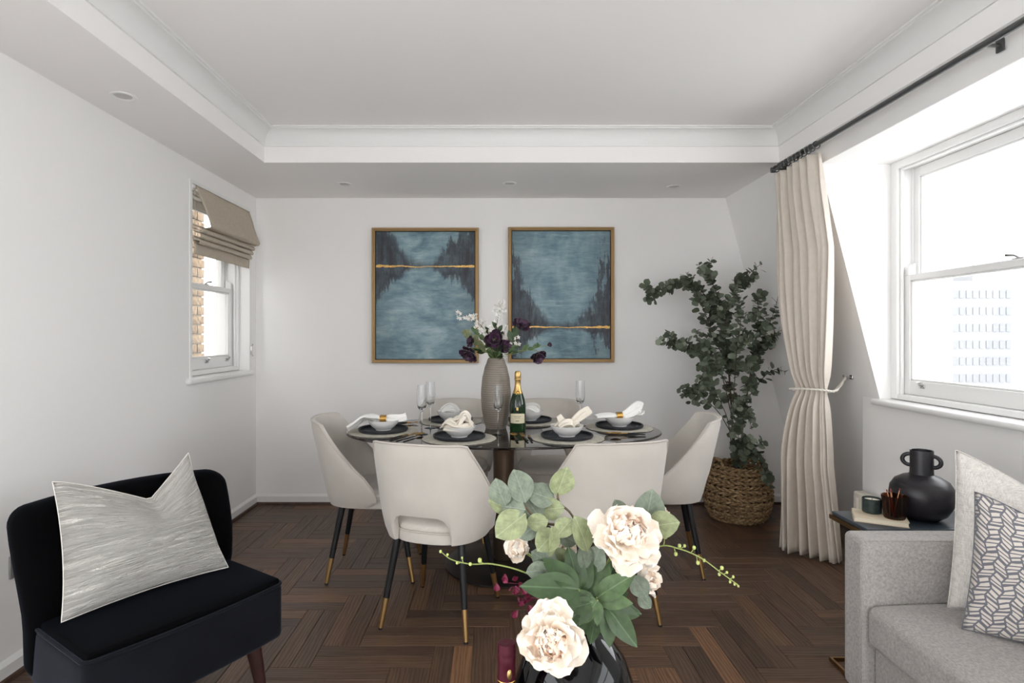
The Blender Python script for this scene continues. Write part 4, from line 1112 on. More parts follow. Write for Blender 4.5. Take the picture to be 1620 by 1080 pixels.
for i, (pts, n, sp, lb) in enumerate((
        ([(778, 560), (765, 520), (745, 503), (722, 495)], 46, 6, 'white blossom spray arching over the left painting'),
        ([(780, 560), (772, 530), (758, 512), (748, 508)], 18, 6, 'shorter white blossom spray below the arching one'),
        ([(784, 560), (785, 520), (791, 490), (795, 479)], 46, 7, 'tall white blossom spray standing in the gap between paintings'),
        ([(790, 560), (796, 530), (803, 512)], 12, 5, 'small white blossom spray beneath the high purple hellebore'),
        ([(792, 560), (808, 545), (822, 538)], 12, 6, 'white blossom spray low over the right painting'))):
    P = [vb] + [at(x, y, VY + .03 - .02 * i) for x, y in pts]
    r = thing('blossom_spray', lb, 'flower', vb, group='white blossom sprays in the tall vase'); SP = spline(P, 8)
    g = G().tube([q - vb for q in SP], .0013, 5)
    for j in range(n):
        t = rr.uniform(.45, 1.0); q = SP[int(t * (len(SP) - 1))]; e = q + Vector((rr.gauss(0, 1), rr.gauss(0, .8), rr.gauss(0, 1))) * (sp / F * VY * .7)
        g.tube([q - vb, e - vb], .0006, 4)
        inst('blossom', blm, r, e - vb, Vector((rr.uniform(-1, 1), rr.uniform(-1, 0), rr.uniform(-.5, 1))), Vector((rr.uniform(-.7, .7), -1, rr.uniform(-.3, .6))), rr.uniform(.011, .0165))
    g.build('stem', M['twig'], r)

# ------------------------------------------------------------------ basket with eucalyptus
BC = Vector((1.70, 4.06, 0))
bk = thing('woven_basket', 'round woven seagrass basket on the floor under the eucalyptus', 'basket', BC)
t = NT('seagrass'); nz = t.noise(t.obj(), 60, 4)
t.put(t.b.inputs['Base Color'], t.ramp(nz, [(.3, (104, 80, 54)), (.5, (146, 118, 84)), (.7, (182, 156, 120))])); t.b.inputs['Roughness'].default_value = .85; t.bump(t.noise(t.obj(), 400, 2), .4, .003)
M['seagrass'] = t.m
def bprof(z):
    pts = [(0, .165), (.05, .198), (.14, .222), (.22, .218), (.30, .200), (.38, .178)]
    for (a, ra), (b_, rb) in zip(pts, pts[1:]):
        if z <= b_: return lerp(ra, rb, (z - a) / (b_ - a))
    return pts[-1][1]
NR = 14; g = G()
for i in range(NR):
    z = .014 + i * .0272; n = 168; tw = 28 * (1 if i % 2 else -1)
    for s_ in range(2):
        pts = []
        for k in range(n):
            a = 2 * math.pi * k / n; an = tw * a / 2 * 2 / 2 + s_ * math.pi; rr_ = bprof(z) + .0075 * math.cos(an)
            pts.append((rr_ * math.cos(a), rr_ * math.sin(a), z + .0075 * math.sin(an) + .006 * math.sin(a * 2 + 1) * (i / NR)))
        g.tube(pts, .0088, 6, closed=True)
g.build('woven_wall', M['seagrass'], bk, 80)
G().lathe([(.0, .001), (.165, .001), (.165, .012), (.0, .012)], 40).build('base', M['seagrass'], bk)
for a0 in (200, 20):
    c = Vector((.182 * math.cos(R(a0)), .182 * math.sin(R(a0)), .375)); tg = Vector((-math.sin(R(a0)), math.cos(R(a0)), 0))
    for s_ in range(2):
        q = []
        for i in range(25):
            th = math.pi * i / 24; p = c + tg * .062 * math.cos(th) + Vector((0, 0, .05 * math.sin(th))); an = i * .9 + s_ * math.pi
            q.append(p + Vector((math.cos(an) * .005, math.sin(an) * .005, math.sin(an) * .004)))
        G().tube(q, .0075, 7).build('handle', M['seagrass'], bk)
pl = thing('eucalyptus_plant', 'tall bushy eucalyptus plant standing in the woven basket', 'plant', BC + Vector((0, 0, .02)))
pb = BC + Vector((0, 0, .02))
G().lathe([(.0, 0), (.10, 0), (.13, .24), (.12, .26), (.0, .25)], 32).build('pot', M['backdark'], pl)
G().lathe([(.0, .262), (.12, .255)], 24).build('soil', M['soil'], pl)
Yp = 4.02
stems = [  # (points in the photo plane with a depth offset, stem radius, leafy from, leaf density)
 ([(1162, 760, .0), (1158, 660, .02), (1152, 580, .0), (1142, 500, -.02), (1128, 450, -.04), (1106, 418, -.05)], .008, .30, 1.3),
 ([(1150, 560, .0), (1132, 495, .03), (1100, 452, .05), (1062, 450, .02), (1040, 462, 0), (1024, 476, -.02)], .0035, .12, 1.3),
 ([(1144, 520, -.02), (1160, 470, -.06), (1180, 438, -.1), (1204, 417, -.12)], .003, .1, 1.1),
 ([(1168, 750, .05), (1178, 650, .06), (1192, 560, .04), (1200, 500, .0), (1196, 463, -.02)], .006, .25, 1.0),
 ([(1184, 610, .04), (1204, 545, -.02), (1222, 500, -.08), (1232, 465, -.1)], .003, .15, 1.2),
 ([(1176, 640, .04), (1205, 600, 0), (1225, 585, -.04), (1244, 588, -.06)], .003, .25, .8),
 ([(1158, 660, -.05), (1140, 590, -.1), (1110, 560, -.15), (1078, 548, -.18), (1058, 546, -.2)], .0035, .25, 1.3),
 ([(1160, 690, -.03), (1135, 650, -.1), (1105, 625, -.15), (1076, 622, -.17)], .0035, .35, 1.1),
 ([(1165, 740, -.1), (1185, 715, -.18), (1205, 735, -.2), (1218, 770, -.2)], .003, .2, 1.4),
 ([(1160, 750, -.05), (1175, 710, -.15), (1192, 695, -.18)], .003, .2, 1.3),
 ([(1155, 600, .0), (1148, 540, -.1), (1150, 490, -.12), (1168, 440, -.14)], .0035, .1, 1.3),
 ([(1150, 580, .02), (1125, 520, .0), (1105, 470, -.05), (1085, 430, -.05)], .0035, .15, 1.3),
 ([(1190, 560, .02), (1215, 535, -.05), (1240, 520, -.08)], .0025, .2, 1.0),
 ([(1152, 610, -.05), (1128, 575, -.15), (1108, 600, -.18), (1100, 640, -.2)], .003, .2, 1.0),
 ([(1160, 640, -.1), (1165, 560, -.2), (1172, 500, -.22), (1165, 462, -.2)], .003, .2, 1.3),
 ([(1160, 700, -.1), (1175, 650, -.15), (1185, 610, -.18)], .003, .2, .9),
 ([(1160, 720, .0), (1150, 660, -.02), (1132, 620, -.05), (1118, 560, -.1), (1100, 520, -.12)], .0035, .35, 1.1),
 ([(1165, 730, .0), (1168, 690, -.1), (1155, 655, -.15)], .003, .2, 1.0),
 ([(1202, 550, .0), (1190, 575, -.12), (1182, 640, -.15), (1190, 680, -.15)], .003, .2, 1.0)]
rr = random.Random(21)
lfa = leaf_mesh('leaf', M['eucd'], 1, .95, .5, .05, .1, .6, 0, 2, 4); lfb = leaf_mesh('leaf', M['eucb'], 1, .98, .5, .05, .1, .6, 0, 2, 4)
leaves = []
for pts, r0, t0, dens in stems:
    P = spline([at(x, y, Yp + d) - pb for x, y, d in pts], 10); n = len(P)
    G().tube(P, [lerp(r0, .0013, i / (n - 1)) for i in range(n)], 7).build('stem', M['bark'], pl)
    L = sum((P[i + 1] - P[i]).length for i in range(n - 1)); m = int(L * (1 - t0) / .030 * dens)
    side = []
    for k in range(int(L * (1 - t0) / .085)):
        t = lerp(t0, .97, rr.random()); i = min(int(t * (n - 1)), n - 2); q = P[i]; ax = (P[i + 1] - P[i]).normalized()
        d = (ax * .7 + Vector((rr.gauss(0, .8), rr.gauss(-.15, .6), rr.gauss(.15, .6)))).normalized(); l = rr.uniform(.05, .13)
        e1 = q + d * l * .5 + Vector((0, 0, .004)); e2 = q + d * l
        if (e2 + pb).y > 4.3 or (e2 + pb).x > slopeX((e2 + pb).z) - .05: continue
        G().tube([q, e1, e2], .0011, 4).build('twig', M['bark'], pl); side.append(([q, e1, e2], d))
    for pp, ax in side:
        for k in range(rr.randint(3, 6)):
            t = (k + 1) / 6; q = pp[0].lerp(pp[2], t); ang = k * 1.57 + rr.random(); rad = Matrix.Rotation(ang, 3, ax) @ ax.orthogonal().normalized()
            for s_ in (1, -1):
                d = (rad * s_ + ax * rr.uniform(.1, .7)).normalized(); nn = (ax * .8 - d * .3 + Vector((rr.uniform(-.6, .6), rr.uniform(-1.4, -.2), rr.uniform(-.3, .9)))).normalized()
                leaves.append((q, d, nn, rr.uniform(.030, .056)))
    for k in range(m):
        t = lerp(t0, 1, (k + rr.random() * .6) / m); i = min(int(t * (n - 1)), n - 2); q = P[i].lerp(P[i + 1], t * (n - 1) - i); ax = (P[i + 1] - P[i]).normalized()
        sc = lerp(.062, .034, t ** 2) * rr.uniform(.8, 1.15)
        ang = k * 1.57 + rr.uniform(-.4, .4); o1 = ax.orthogonal().normalized(); rad = Matrix.Rotation(ang, 3, ax) @ o1
        for s_ in (1, -1):
            d = (rad * s_ + ax * rr.uniform(.1, .7)).normalized(); nn = (ax * 1.0 - d * .3 + Vector((rr.uniform(-.6, .6), rr.uniform(-1.3, .0), rr.uniform(-.2, .8)))).normalized()
            off = rad * s_ * (rr.uniform(.0, .035) if rr.random() < .35 else 0)
            leaves.append((q + off, d, nn, sc))
leaves = [l for l in leaves if (l[0] + pb).y < 4.31 and (l[0] + pb).x < slopeX((l[0] + pb).z) - .06]
rr.shuffle(leaves); leaves.sort(key=lambda l: (l[0].y // .08))
for (q, d, nn, sc) in leaves[:300]: inst('leaf', lfb if rr.random() < .35 else lfa, pl, q, d, nn, sc)
for m_, sel in ((lfa, lambda i: i % 3), (lfb, lambda i: i % 3 == 0)):
    g = G(); base_v = [v.co.copy() for v in m_.vertices]; base_f = [tuple(p.vertices) for p in m_.polygons]
    for i, (q, d, nn, sc) in enumerate(leaves[300:]):
        if not sel(i): continue
        y = d.normalized(); z = (nn - y * nn.dot(y)).normalized(); x = y.cross(z)
        g.add([q + (x * v.x + y * v.y + z * v.z) * sc for v in base_v], base_f)
    g.build('foliage', m_.materials[0], pl, 80, recalc=False, kind='stuff')

# ------------------------------------------------------------------ cushions
def cushion(name, label, corners, T, m, nrm, dip=0, dipu=0, group=None, seam=True, concave=.05, slouch=0, cornerT=.3, dipw=.42):
    """corners BL, BR, TR, TL in world."""
    BL, BR, TR, TL = [Vector(c) for c in corners]; base = (BL + BR) / 2; N = Vector(nrm).normalized()
    r = thing(name, label, 'cushion', base, group=group); n = 28; vs = []; uvs = []
    W = (BR - BL).length; H = (TL - BL).length
    def S_(u, v, side):
        cu = u * (1 - concave * (1 - v * v)); cv = v * (1 - concave * (1 - u * u))
        a, b_ = (cu + 1) / 2, (cv + 1) / 2
        p = BL.lerp(BR, a).lerp(TL.lerp(TR, a), b_)
        up = ((TL - BL) + (TR - BR)).normalized()
        dd = dip * ((u + 1) / (dipu + 1) if u < dipu else (1 - u) / (1 - dipu)) ** (1.35 if u < dipu else 1.0) * sstep(-.3, 1, v)
        p = p - up * dd
        th = T * ((1 - u ** 2) * (1 - v ** 2)) ** .42 * (1 - .35 * v * v * (1 if v > 0 else .4))
        th *= 1 - .45 * math.exp(-((u - dipu) / .3) ** 2) * sstep(.2, 1, v) * (1 if dip else 0)
        p = p + N * side * th + N * (slouch * (1 - b_) ** 2)
        wr = .009 * noise.noise((u * 2, v * 3.5, side * 3 + T * 40)) + .005 * noise.noise((u * 4, v * 11, side))
        return p + N * wr * side * (1 - max(abs(u), abs(v)) ** 6)
    us = [math.sin(R(90) * (2 * i / n - 1)) * .35 + (2 * i / n - 1) * .65 for i in range(n + 1)]
    g = G(); idx = {}
    for side in (1, -1):
        for j, v in enumerate(us):
            for i, u in enumerate(us):
                edge = i in (0, n) or j in (0, n)
                if side < 0 and edge: idx[(side, i, j)] = idx[(1, i, j)]; continue
                idx[(side, i, j)] = len(vs); vs.append(S_(u, v, side) - base); uvs.append(((u + 1) / 2 * W, (v + 1) / 2 * H))
    fs = []
    for side in (1, -1):
        for j in range(n):
            for i in range(n):
                q = [idx[(side, i, j)], idx[(side, i + 1, j)], idx[(side, i + 1, j + 1)], idx[(side, i, j + 1)]]
                fs.append(tuple(q if side > 0 else q[::-1]))
    g.add(vs, fs); o = g.build('cover', m, r, 0, recalc=False); me = o.data
    me.shade_smooth(); ul = me.uv_layers.new(name='cloth')
    for lp in me.loops: ul.data[lp.index].uv = [c * 2.0 for c in uvs[lp.vertex_index]]
    ring = [(u, -1) for u in us] + [(1, v) for v in us[1:]] + [(u, 1) for u in us[::-1][1:]] + [(-1, v) for v in us[::-1][1:-1]]
    if seam: G().tube([S_(u, v, 1) - base for u, v in ring], .0018, 5, closed=True).build('seam', m, r)
    return r

# ------------------------------------------------------------------ black slipper armchair
E_, N_ = Vector((.56, .83, 0)), Vector((.83, -.56, 0))
AO = E_ * .915 + N_ * -1.95
ac = thing('armchair', 'black velvet slipper armchair with dark wooden legs near the left wall', 'armchair', (AO.x, AO.y, 0), R(-124))
def back_fn(p):
    x, y, z = p; h = (z - .46)
    wsc = lerp(.90, 1.0, sstep(.25, .70, z))
    y2 = y - .31 * max(0, h) - .05 * max(0, -h) + .045 * (x / .32) ** 2 * sstep(.3, .6, z)
    return (x * wsc, y2, z - .014 * (abs(x) / .32) ** 2.5 * sstep(.6, .78, z))
G().rbox((0, -.095, .53), (.325, .058, .255), .05, 5, 8, back_fn).build('backrest', M['blackvelvet'], ac, 60)
def seat_fn(p):
    x, y, z = p; return (x * lerp(1, .93, sstep(.0, -.2, y)), y + .018 * (1 - (x / .29) ** 2) * (1 if y > .1 else 0), z + .012 * (1 - (x / .29) ** 2) * (1 - ((y - .07) / .21) ** 2) * (z > .44))
G().rbox((0, .075, .36), (.293, .205, .092), .022, 4, 8, seat_fn).build('seat_boxing', M['navyvelvet'], ac, 60)
G().rbox((0, .075, .455), (.284, .197, .012), .010, 3, 10, seat_fn).build('seat', M['blackvelvet'], ac, 60)
def rloop(a, b, yo, z, r, n=8):
    P = []
    for cx, cy, s in ((a - r, b - r, 0), (-a + r, b - r, 90), (-a + r, -b + r, 180), (a - r, -b + r, 270)):
        for i in range(n + 1):
            th = R(s + 90 * i / n); P.append((cx + r * math.cos(th), cy + r * math.sin(th)))
    out = []
    for i in range(len(P)):
        p, q = P[i], P[(i + 1) % len(P)]; d = math.hypot(q[0] - p[0], q[1] - p[1]); m = max(1, int(d / .03))
        for k in range(m): out.append((lerp(p[0], q[0], k / m), lerp(p[1], q[1], k / m) + yo, z))
    return out
G().tube([seat_fn(p) for p in rloop(.290, .202, .075, .448, .022)], .006, 7, closed=True).build('piping', M['navyvelvet'], ac)
for sx in (-1, 1):
    for (y0, y1) in ((.20, .245), (-.13, -.20)):
        G().tube([(sx * .225, y0, .275), (sx * .252, y1, 0)], [.026, .013], 16).build('leg', M['walnut'], ac)
c1 = [Vector((-1.208, 1.605, .472)), Vector((-.922, 1.985, .482)), Vector((-1.118, 2.10, .852)), Vector((-1.305, 1.70, .848))]
c1 = [at(97, 984, 1.61), at(361, 897, 1.985), at(298, 716, 2.07), at(83, 762, 1.70)]
cushion('throw_cushion', 'ivory crinkled square cushion with a chopped top on the black armchair', c1, .088, M['crinkle'], N_ * 1 + Vector((0, 0, .35)), dip=.115, dipu=.22, slouch=.0, concave=.06)

# ------------------------------------------------------------------ sofa
so = thing('sofa', 'light grey woven sofa with squared arm under the large window', 'sofa', (1.66, 1.3, 0))
ox, oy = 1.66, 1.3
G().rbox((1.645 - ox, 1.95 - oy, .345), (.44, .055, .262), .02, 4, 6).build('arm', M['sofa'], so, 60)
G().rbox((1.645 - ox, .62 - oy, .345), (.44, .055, .262), .02, 4, 6).build('arm', M['sofa'], so, 60)
def cush_fn(p):
    x, y, z = p; return (x - .0, y, z + .012 * (1 - ((x - (1.53 - ox)) / .32) ** 2) * (z > .33))
for (y0, y1) in ((1.262, 1.893), (.677, 1.258)):
    G().rbox((1.53 - ox, (y0 + y1) / 2 - oy, .332), (.318, (y1 - y0) / 2, .066), .028, 5, 6, cush_fn).build('seat_cushion', M['sofa'], so, 60)
G().rbox((1.66 - ox, 1.285 - oy, .17), (.42, .606, .092), .012, 3, 4).build('base_frame', M['sofa'], so, 60)
G().rbox((1.945 - ox, 1.285 - oy, .42), (.09, .606, .36), .04, 4, 6, lambda p: (p[0] + .10 * (p[2] - .4) * .3, p[1], p[2])).build('backrest', M['sofa'], so, 60)
for y in (.62, 1.95):
    for x in (1.24, 2.04): G().tube([(x - ox, y - oy, .085), (x - ox, y - oy, 0)], [.02, .015], 12).build('foot', M['walnut'], so)
# seams of the arm front panel
G().tube([(1.206 - ox, 1.906 - oy, .10), (1.206 - ox, 1.906 - oy, .585), (1.222 - ox, 1.9 - oy, .603), (1.80 - ox, 1.9 - oy, .603)], .0022, 5).build('arm_seam', M['sofa'], so)
cushion('sofa_cushion', 'large plain oatmeal woven cushion standing against the sofa arm', [(1.445, 1.845, .408), (1.80, 1.66, .410), (1.86, 1.70, .87), (1.502, 1.885, .905)], .07, M['cream_weave'], (-.45, -1, .1), dip=.10, dipu=.15, concave=.045)
cushion('sofa_cushion', 'grey and cream geometric patterned cushion in front of the plain oatmeal one', [(1.385, 1.715, .408), (1.70, 1.42, .408), (1.745, 1.46, .80), (1.432, 1.725, .812)], .065, M['geo'], (-.7, -1, .1), dip=.085, dipu=.1, concave=.05)

# ------------------------------------------------------------------ side table and what stands on it
stb = thing('side_table', 'narrow brass side table with blue-black marble top behind the sofa arm', 'side table', (1.50, 2.16, 0))
x0, x1, y0, y1 = 1.315 - 1.5, 1.83 - 1.5, 2.045 - 2.16, 2.275 - 2.16
G().rbox(((x0 + x1) / 2, (y0 + y1) / 2, .5835), ((x1 - x0) / 2 - .007, (y1 - y0) / 2 - .007, .0065), .002, 2).build('marble_top', M['marble'], stb)
def frame_loop(z0, z1, open_=False):
    g = G(); w_ = .009
    g.box(x0, x1, y0, y0 + w_, z0, z1); g.box(x0, x1, y1 - w_, y1, z0, z1); g.box(x0, x0 + w_, y0 + w_, y1 - w_, z0, z1); g.box(x1 - w_, x1, y0 + w_, y1 - w_, z0, z1); return g
frame_loop(.560, .5765).build('top_frame', M['brass'], stb, 0)
frame_loop(0, .014).build('base_frame', M['brass'], stb, 0)
for y in (y0, y1 - .012): G().box(x1 - .012, x1, y, y + .012, .014, .560).build('post', M['brass'], stb, 0)
TT = .5902
bo = thing('book', 'thin beige clothbound book lying on the side table', 'book', (1.43, 2.15, TT), R(-28))
G().rbox((0, 0, .0015), (.085, .058, .0015), .001, 1).rbox((0, 0, .0185), (.085, .058, .0015), .001, 1).rbox((0, .057, .010), (.085, .0015, .010), .001, 1).build('cover', M['paper'], bo)
G().box(-.082, .082, -.055, .055, .003, .017).build('pages', M['pages'], bo, 0)
ca = thing('candle_jar', 'small dark green glass candle jar on the beige book', 'candle', (1.425, 2.185, TT + .0202))
G().lathe([(.0, 0), (.030, 0), (.033, .003), (.033, .052), (.031, .054), (.0295, .052), (.0295, .006), (.0, .006)], 32).build('jar', M['candle_glass'], ca)
G().lathe([(.0, .007), (.0292, .007), (.0292, .046), (.0, .045)], 24).build('wax', M['wax'], ca)
G().tube([(0, 0, .045), (.001, 0, .053)], .001, 5).build('wick', M['blackleg'], ca)
tu = thing('match_tumbler', 'ribbed amber glass tumbler on the beige book holding matches', 'tumbler', (1.462, 2.115, TT + .0202))
rib = lambda r, z, a: r * (1 + .035 * math.cos(a * 20)) if r > .02 else r
G().lathe([(.0, 0), (.031, 0), (.0335, .004), (.041, .082), (.042, .084), (.0395, .083), (.031, .008), (.0, .007)], 100, fn=rib).build('glass', M['amber'], tu)
for dx, dy, lx, ly, ml in ((-.004, .006, -.012, .004, 'long match in the amber tumbler, standing nearly upright in its middle'), (-.012, -.008, -.034, -.010, 'long match leaning over the rim toward the candle jar'), (-.006, -.012, -.026, -.020, 'long match leaning toward the sofa arm in the amber tumbler'), (.004, .012, .024, .008, 'long match leaning toward the black bulbous vase')):
    mt = thing('matchstick', ml, 'match', (1.462 + dx * .6, 2.115 + dy * .6, TT + .0202 + .0085), group='matches in the amber tumbler')
    G().tube([(0, 0, 0), (lx - dx * .6, ly - dy * .6, .092)], .0016, 5).build('stick', M['match'], mt)
    G().tube([(lx * .99 - dx * .6, ly * .99 - dy * .6, .090), (lx * 1.06 - dx * .6, ly * 1.06 - dy * .6, .098)], .0024, 6).build('match_head', M['matchhead'], mt)
bv = thing('bottle_vase', 'matt black bulbous vase with two small loop handles on its neck', 'vase', (1.606, 2.175, TT))
G().lathe([(.0, 0), (.045, 0), (.056, .003), (.080, .022), (.098, .055), (.105, .088), (.101, .118), (.086, .143), (.062, .158), (.045, .163), (.0385, .168), (.0375, .18), (.0375, .252), (.0365, .257), (.033, .256), (.0325, .25), (.0325, .17), (.0, .16)], 56).build('vase_body', M['blackvase'], bv)
for a in (R(-52), R(140)):
    q = []
    for i in range(15):
        th = R(-100 + 200 * i / 14); rr_ = .036 + .024 * math.cos(th); q.append((rr_ * math.cos(a), rr_ * math.sin(a), .218 + .021 * math.sin(th)))
    G().tube(q, .0075, 10).build('handle', M['blackvase'], bv)

# ------------------------------------------------------------------ foreground: low table, black vase, wine bottle, bouquet
CT = .473
ct = thing('coffee_table', 'low round dark table below the frame carrying the black vase and wine bottle', 'coffee table', (.06, .86, 0))
G().lathe([(.0, CT - .03), (.37, CT - .03), (.38, CT - .024), (.38, CT - .004), (.376, CT), (.0, CT)], 64).build('tabletop', M['backdark'], ct)
for k in range(3):
    a = 2 * math.pi * k / 3 + .5
    G().tube([(.2 * math.cos(a), .2 * math.sin(a), CT - .03), (.30 * math.cos(a), .30 * math.sin(a), 0)], [.018, .012], 12).build('leg', M['blackleg'], ct)
WB = Vector((.0180, .95, CT + .0005))
wb = thing('wine_bottle', 'wine bottle with burgundy foil capsule beside the glossy black vase', 'bottle', WB)
G().lathe([(.0, .004), (.03, .0), (.036, .003), (.0365, .17), (.034, .19), (.022, .212), (.0158, .225), (.0145, .24), (.0138, .27)], 40).build('bottle_body', M['darkglass'], wb)
cap = G().lathe([(.0162, .222), (.0152, .232), (.0148, .268), (.0152, .272), (.0152, .280), (.0146, .282), (.0152, .285), (.0152, .291), (.0146, .293), (.0150, .296), (.0140, .301), (.0125, .3015), (.0, .300)], 36).build('foil_capsule', M['winecap'], wb, 30)
G().lathe([(.0154, .2415), (.0158, .2425), (.0154, .2435)], 36).build('gold_band', M['goldbright'], cap)
cr = G()
def fnc(u, v):
    a = R(-72) + u * .28; return (.0156 * math.cos(a), .0156 * math.sin(a), .256 + v * .0085)
N = 20; vs = [fnc(0, 0)] + [fnc(math.cos(2 * math.pi * k / N), math.sin(2 * math.pi * k / N)) for k in range(N)]
cr.add(vs, [(0, 1 + k, 1 + (k + 1) % N) for k in range(N)]); cr.build('crest', M['foil'], cap, 60, solid=.0006, off=0)
FV = Vector((.139, 1.02, CT + .0005))
fv = thing('black_vase', 'glossy black ceramic vase holding the foreground peony bouquet', 'vase', FV)
G().lathe([(.0, 0), (.055, 0), (.062, .004), (.088, .05), (.104, .11), (.108, .16), (.103, .20), (.088, .24), (.066, .268), (.052, .280), (.047, .290), (.049, .298), (.0465, .300), (.043, .292), (.045, .27), (.08, .22), (.0, .05)], 72).build('vase_body', M['glossblack'], fv)
bb = FV + Vector((0, 0, .29))
PET = [petal_mesh('petal', M['petal'], .42, .16, s, .85) for s in (1, 2, 3)]; PIN = [petal_mesh('petal', m, .6, .26, s, .72) for s, m in ((4, M['petal']), (5, M['petalin']), (6, M['petalin']))]
def peony(pos, face, Rr, label, seed, full=True):
    pos = Vector(pos); f = Vector(face).normalized(); rr = random.Random(seed); base = bb
    r = thing('peony', label, 'flower', base, group='cream silk peonies in the black vase'); p = pos - base; side = f.orthogonal().normalized()
    back = p - f * .05 + Vector((0, 0, -.01))
    G().tube(spline([(0, 0, -.12), (0, 0, 0), back * .6, back, p], 5), .0028, 7).build('stem', M['budstem'], r)
    layers = ((9, 86, 1.0, PET, 0), (10, 66, .95, PET, .06), (11, 50, .80, PIN, .10), (12, 36, .74, PIN, .13), (11, 24, .68, PIN, .16), (9, 12, .6, PIN, .18)) if full else ((7, 62, 1.0, PET, 0), (6, 38, .9, PET, .05), (5, 18, .75, PIN, .08))
    for lay, (n, tilt, s, ms, off) in enumerate(layers):
        for k in range(n):
            a = 2 * math.pi * (k + .5 * (lay % 2)) / n + rr.uniform(-.2, .2); rad = Matrix.Rotation(a, 3, f) @ side; ti = R(tilt + rr.uniform(-10, 10))
            d = rad * math.sin(ti) + f * math.cos(ti); nv = f * math.sin(ti) - rad * math.cos(ti)
            nv = Matrix.Rotation(rr.uniform(-.3, .3), 3, d) @ nv
            inst('petal', rr.choice(ms), r, p + f * Rr * off + rad * Rr * .04, d, nv, Rr * s * rr.uniform(.88, 1.1))
    return r
YF = 1.0
peony(at(872, 1003, .90), (-.15, -1, .18), .054, 'large cream peony hanging low over the front of the black vase', 1)
peony(at(984, 856, .98), (.25, -.75, .65), .060, 'large cream peony high in the bouquet under the round grey-green leaves', 2)
peony(at(884, 862, 1.06), (.1, -.9, .5), .036, 'small cream peony between eucalyptus leaves at the centre of bouquet', 3, False)
peony(at(830, 872, 1.08), (-.6, -.6, .5), .036, 'small cream peony at the side of bouquet nearest the cut-out chair', 4, False)
peony(at(1010, 918, 1.04), (.6, -.5, .3), .040, 'cream peony half hidden beneath the high one', 5, False)
peony(at(1030, 820, 1.07), (.6, -.3, .7), .032, 'small cream peony opening behind the high one', 6, False)
peony(at(893, 893, 1.05), (-.2, -.9, .2), .030, 'small pale peony bud deep in the leaves', 7, False)
# big silk eucalyptus leaves
BL = [leaf_mesh('leaf', M['eucbig'], 1, .82, .48, .08, .14, .7, .01), leaf_mesh('leaf', M['euclight'], 1, .80, .48, .08, .14, .7, .01)]
LL = [lobed_mesh('leaf', M['leafdark']), lobed_mesh('leaf', M['leafmid'])]
def img_leaf(bx, by, tx, ty, Y, k, dz=0.0, roll=0.0):
    a, b_ = at(bx, by, Y), at(tx, ty, Y + dz); d = b_ - a
    return (a, d, Matrix.Rotation(roll, 3, d.normalized()) @ Vector((0, -1, .35)), d.length, k)
def leaf_stem(name, label, path, lv, lm, r0=.0022, stem=None, group=None):
    return sprig(name, label, 'foliage', group, bb, [bb] + [at(x, y, Y) for x, y, Y in path], lv, r0, stem or M['twig'], lm)
leaf_stem('eucalyptus_twig', 'brown twig of round grey-green leaves arching over toward the cut-out chair',
          [(925, 960, 1.03), (920, 870, 1.0), (895, 835, .99), (855, 825, .98), (830, 800, .98), (818, 785, .98)],
          [img_leaf(832, 795, 812, 742, .98, 0, .01, .3), img_leaf(800, 800, 784, 756, .98, 0, .0, -.5), img_leaf(832, 806, 784, 799, .97, 0, .02, .1), img_leaf(806, 806, 772, 791, .99, 1, -.01, .4),
           img_leaf(832, 812, 784, 850, .97, 1, -.02, .2), img_leaf(856, 822, 830, 785, .99, 0, .01, .2) , img_leaf(868, 824, 832, 826, .97, 1, .01, -.3), img_leaf(880, 838, 850, 872, .97, 1, -.03, .2),
           img_leaf(850, 828, 822, 852, 1.0, 0, 0, .3)], BL, group='eucalyptus twigs in the black vase')
leaf_stem('eucalyptus_twig', 'brown twig of pale green leaves rising before the hidden dining chair',
          [(925, 960, 1.04), (922, 860, 1.01), (905, 815, 1.0), (885, 795, 1.0), (882, 775, 1.0)],
          [img_leaf(880, 784, 897, 738, 1.0, 1, -.01, .3), img_leaf(878, 792, 832, 775, 1.0, 0, .0, .2), img_leaf(893, 802, 852, 806, .99, 1, .02, -.2), img_leaf(905, 820, 880, 850, .98, 1, -.02, .3),
           img_leaf(930, 872, 908, 815, .97, 1, .01, .6), img_leaf(872, 880, 872, 832, .96, 1, -.01, 1.0), img_leaf(912, 860, 880, 838, 1.0, 0, 0, .2)], BL, group='eucalyptus twigs in the black vase')
leaf_stem('eucalyptus_twig', 'twig with two big round leaves beside the high peony',
          [(935, 960, 1.05), (980, 880, 1.06), (1015, 838, 1.05)],
          [img_leaf(1018, 836, 1032, 773, 1.03, 0, .0, .2), img_leaf(1022, 834, 1076, 826, 1.01, 1, -.02, -.2), img_leaf(985, 820, 972, 790, 1.09, 0, 0, .2)], BL, group='eucalyptus twigs in the black vase')
leaf_stem('eucalyptus_twig', 'short twig of dusty leaves low in the bouquet above the vase mouth',
          [(928, 960, 1.0), (905, 915, .99), (860, 885, .98)],
          [img_leaf(880, 900, 840, 872, .98, 0, 0, .3), img_leaf(870, 898, 832, 905, .97, 0, .0, -.3), img_leaf(900, 905, 868, 868, 1.0, 1, 0, .3), img_leaf(928, 900, 918, 862, .98, 0, .0, .5), img_leaf(935, 905, 950, 862, .99, 0, 0, -.4), img_leaf(1000, 910, 1024, 945, 1.0, 0, -.01, .2),
           img_leaf(1010, 940, 1030, 962, 1.0, 0, -.01, .2)], BL, group='eucalyptus twigs in the black vase')
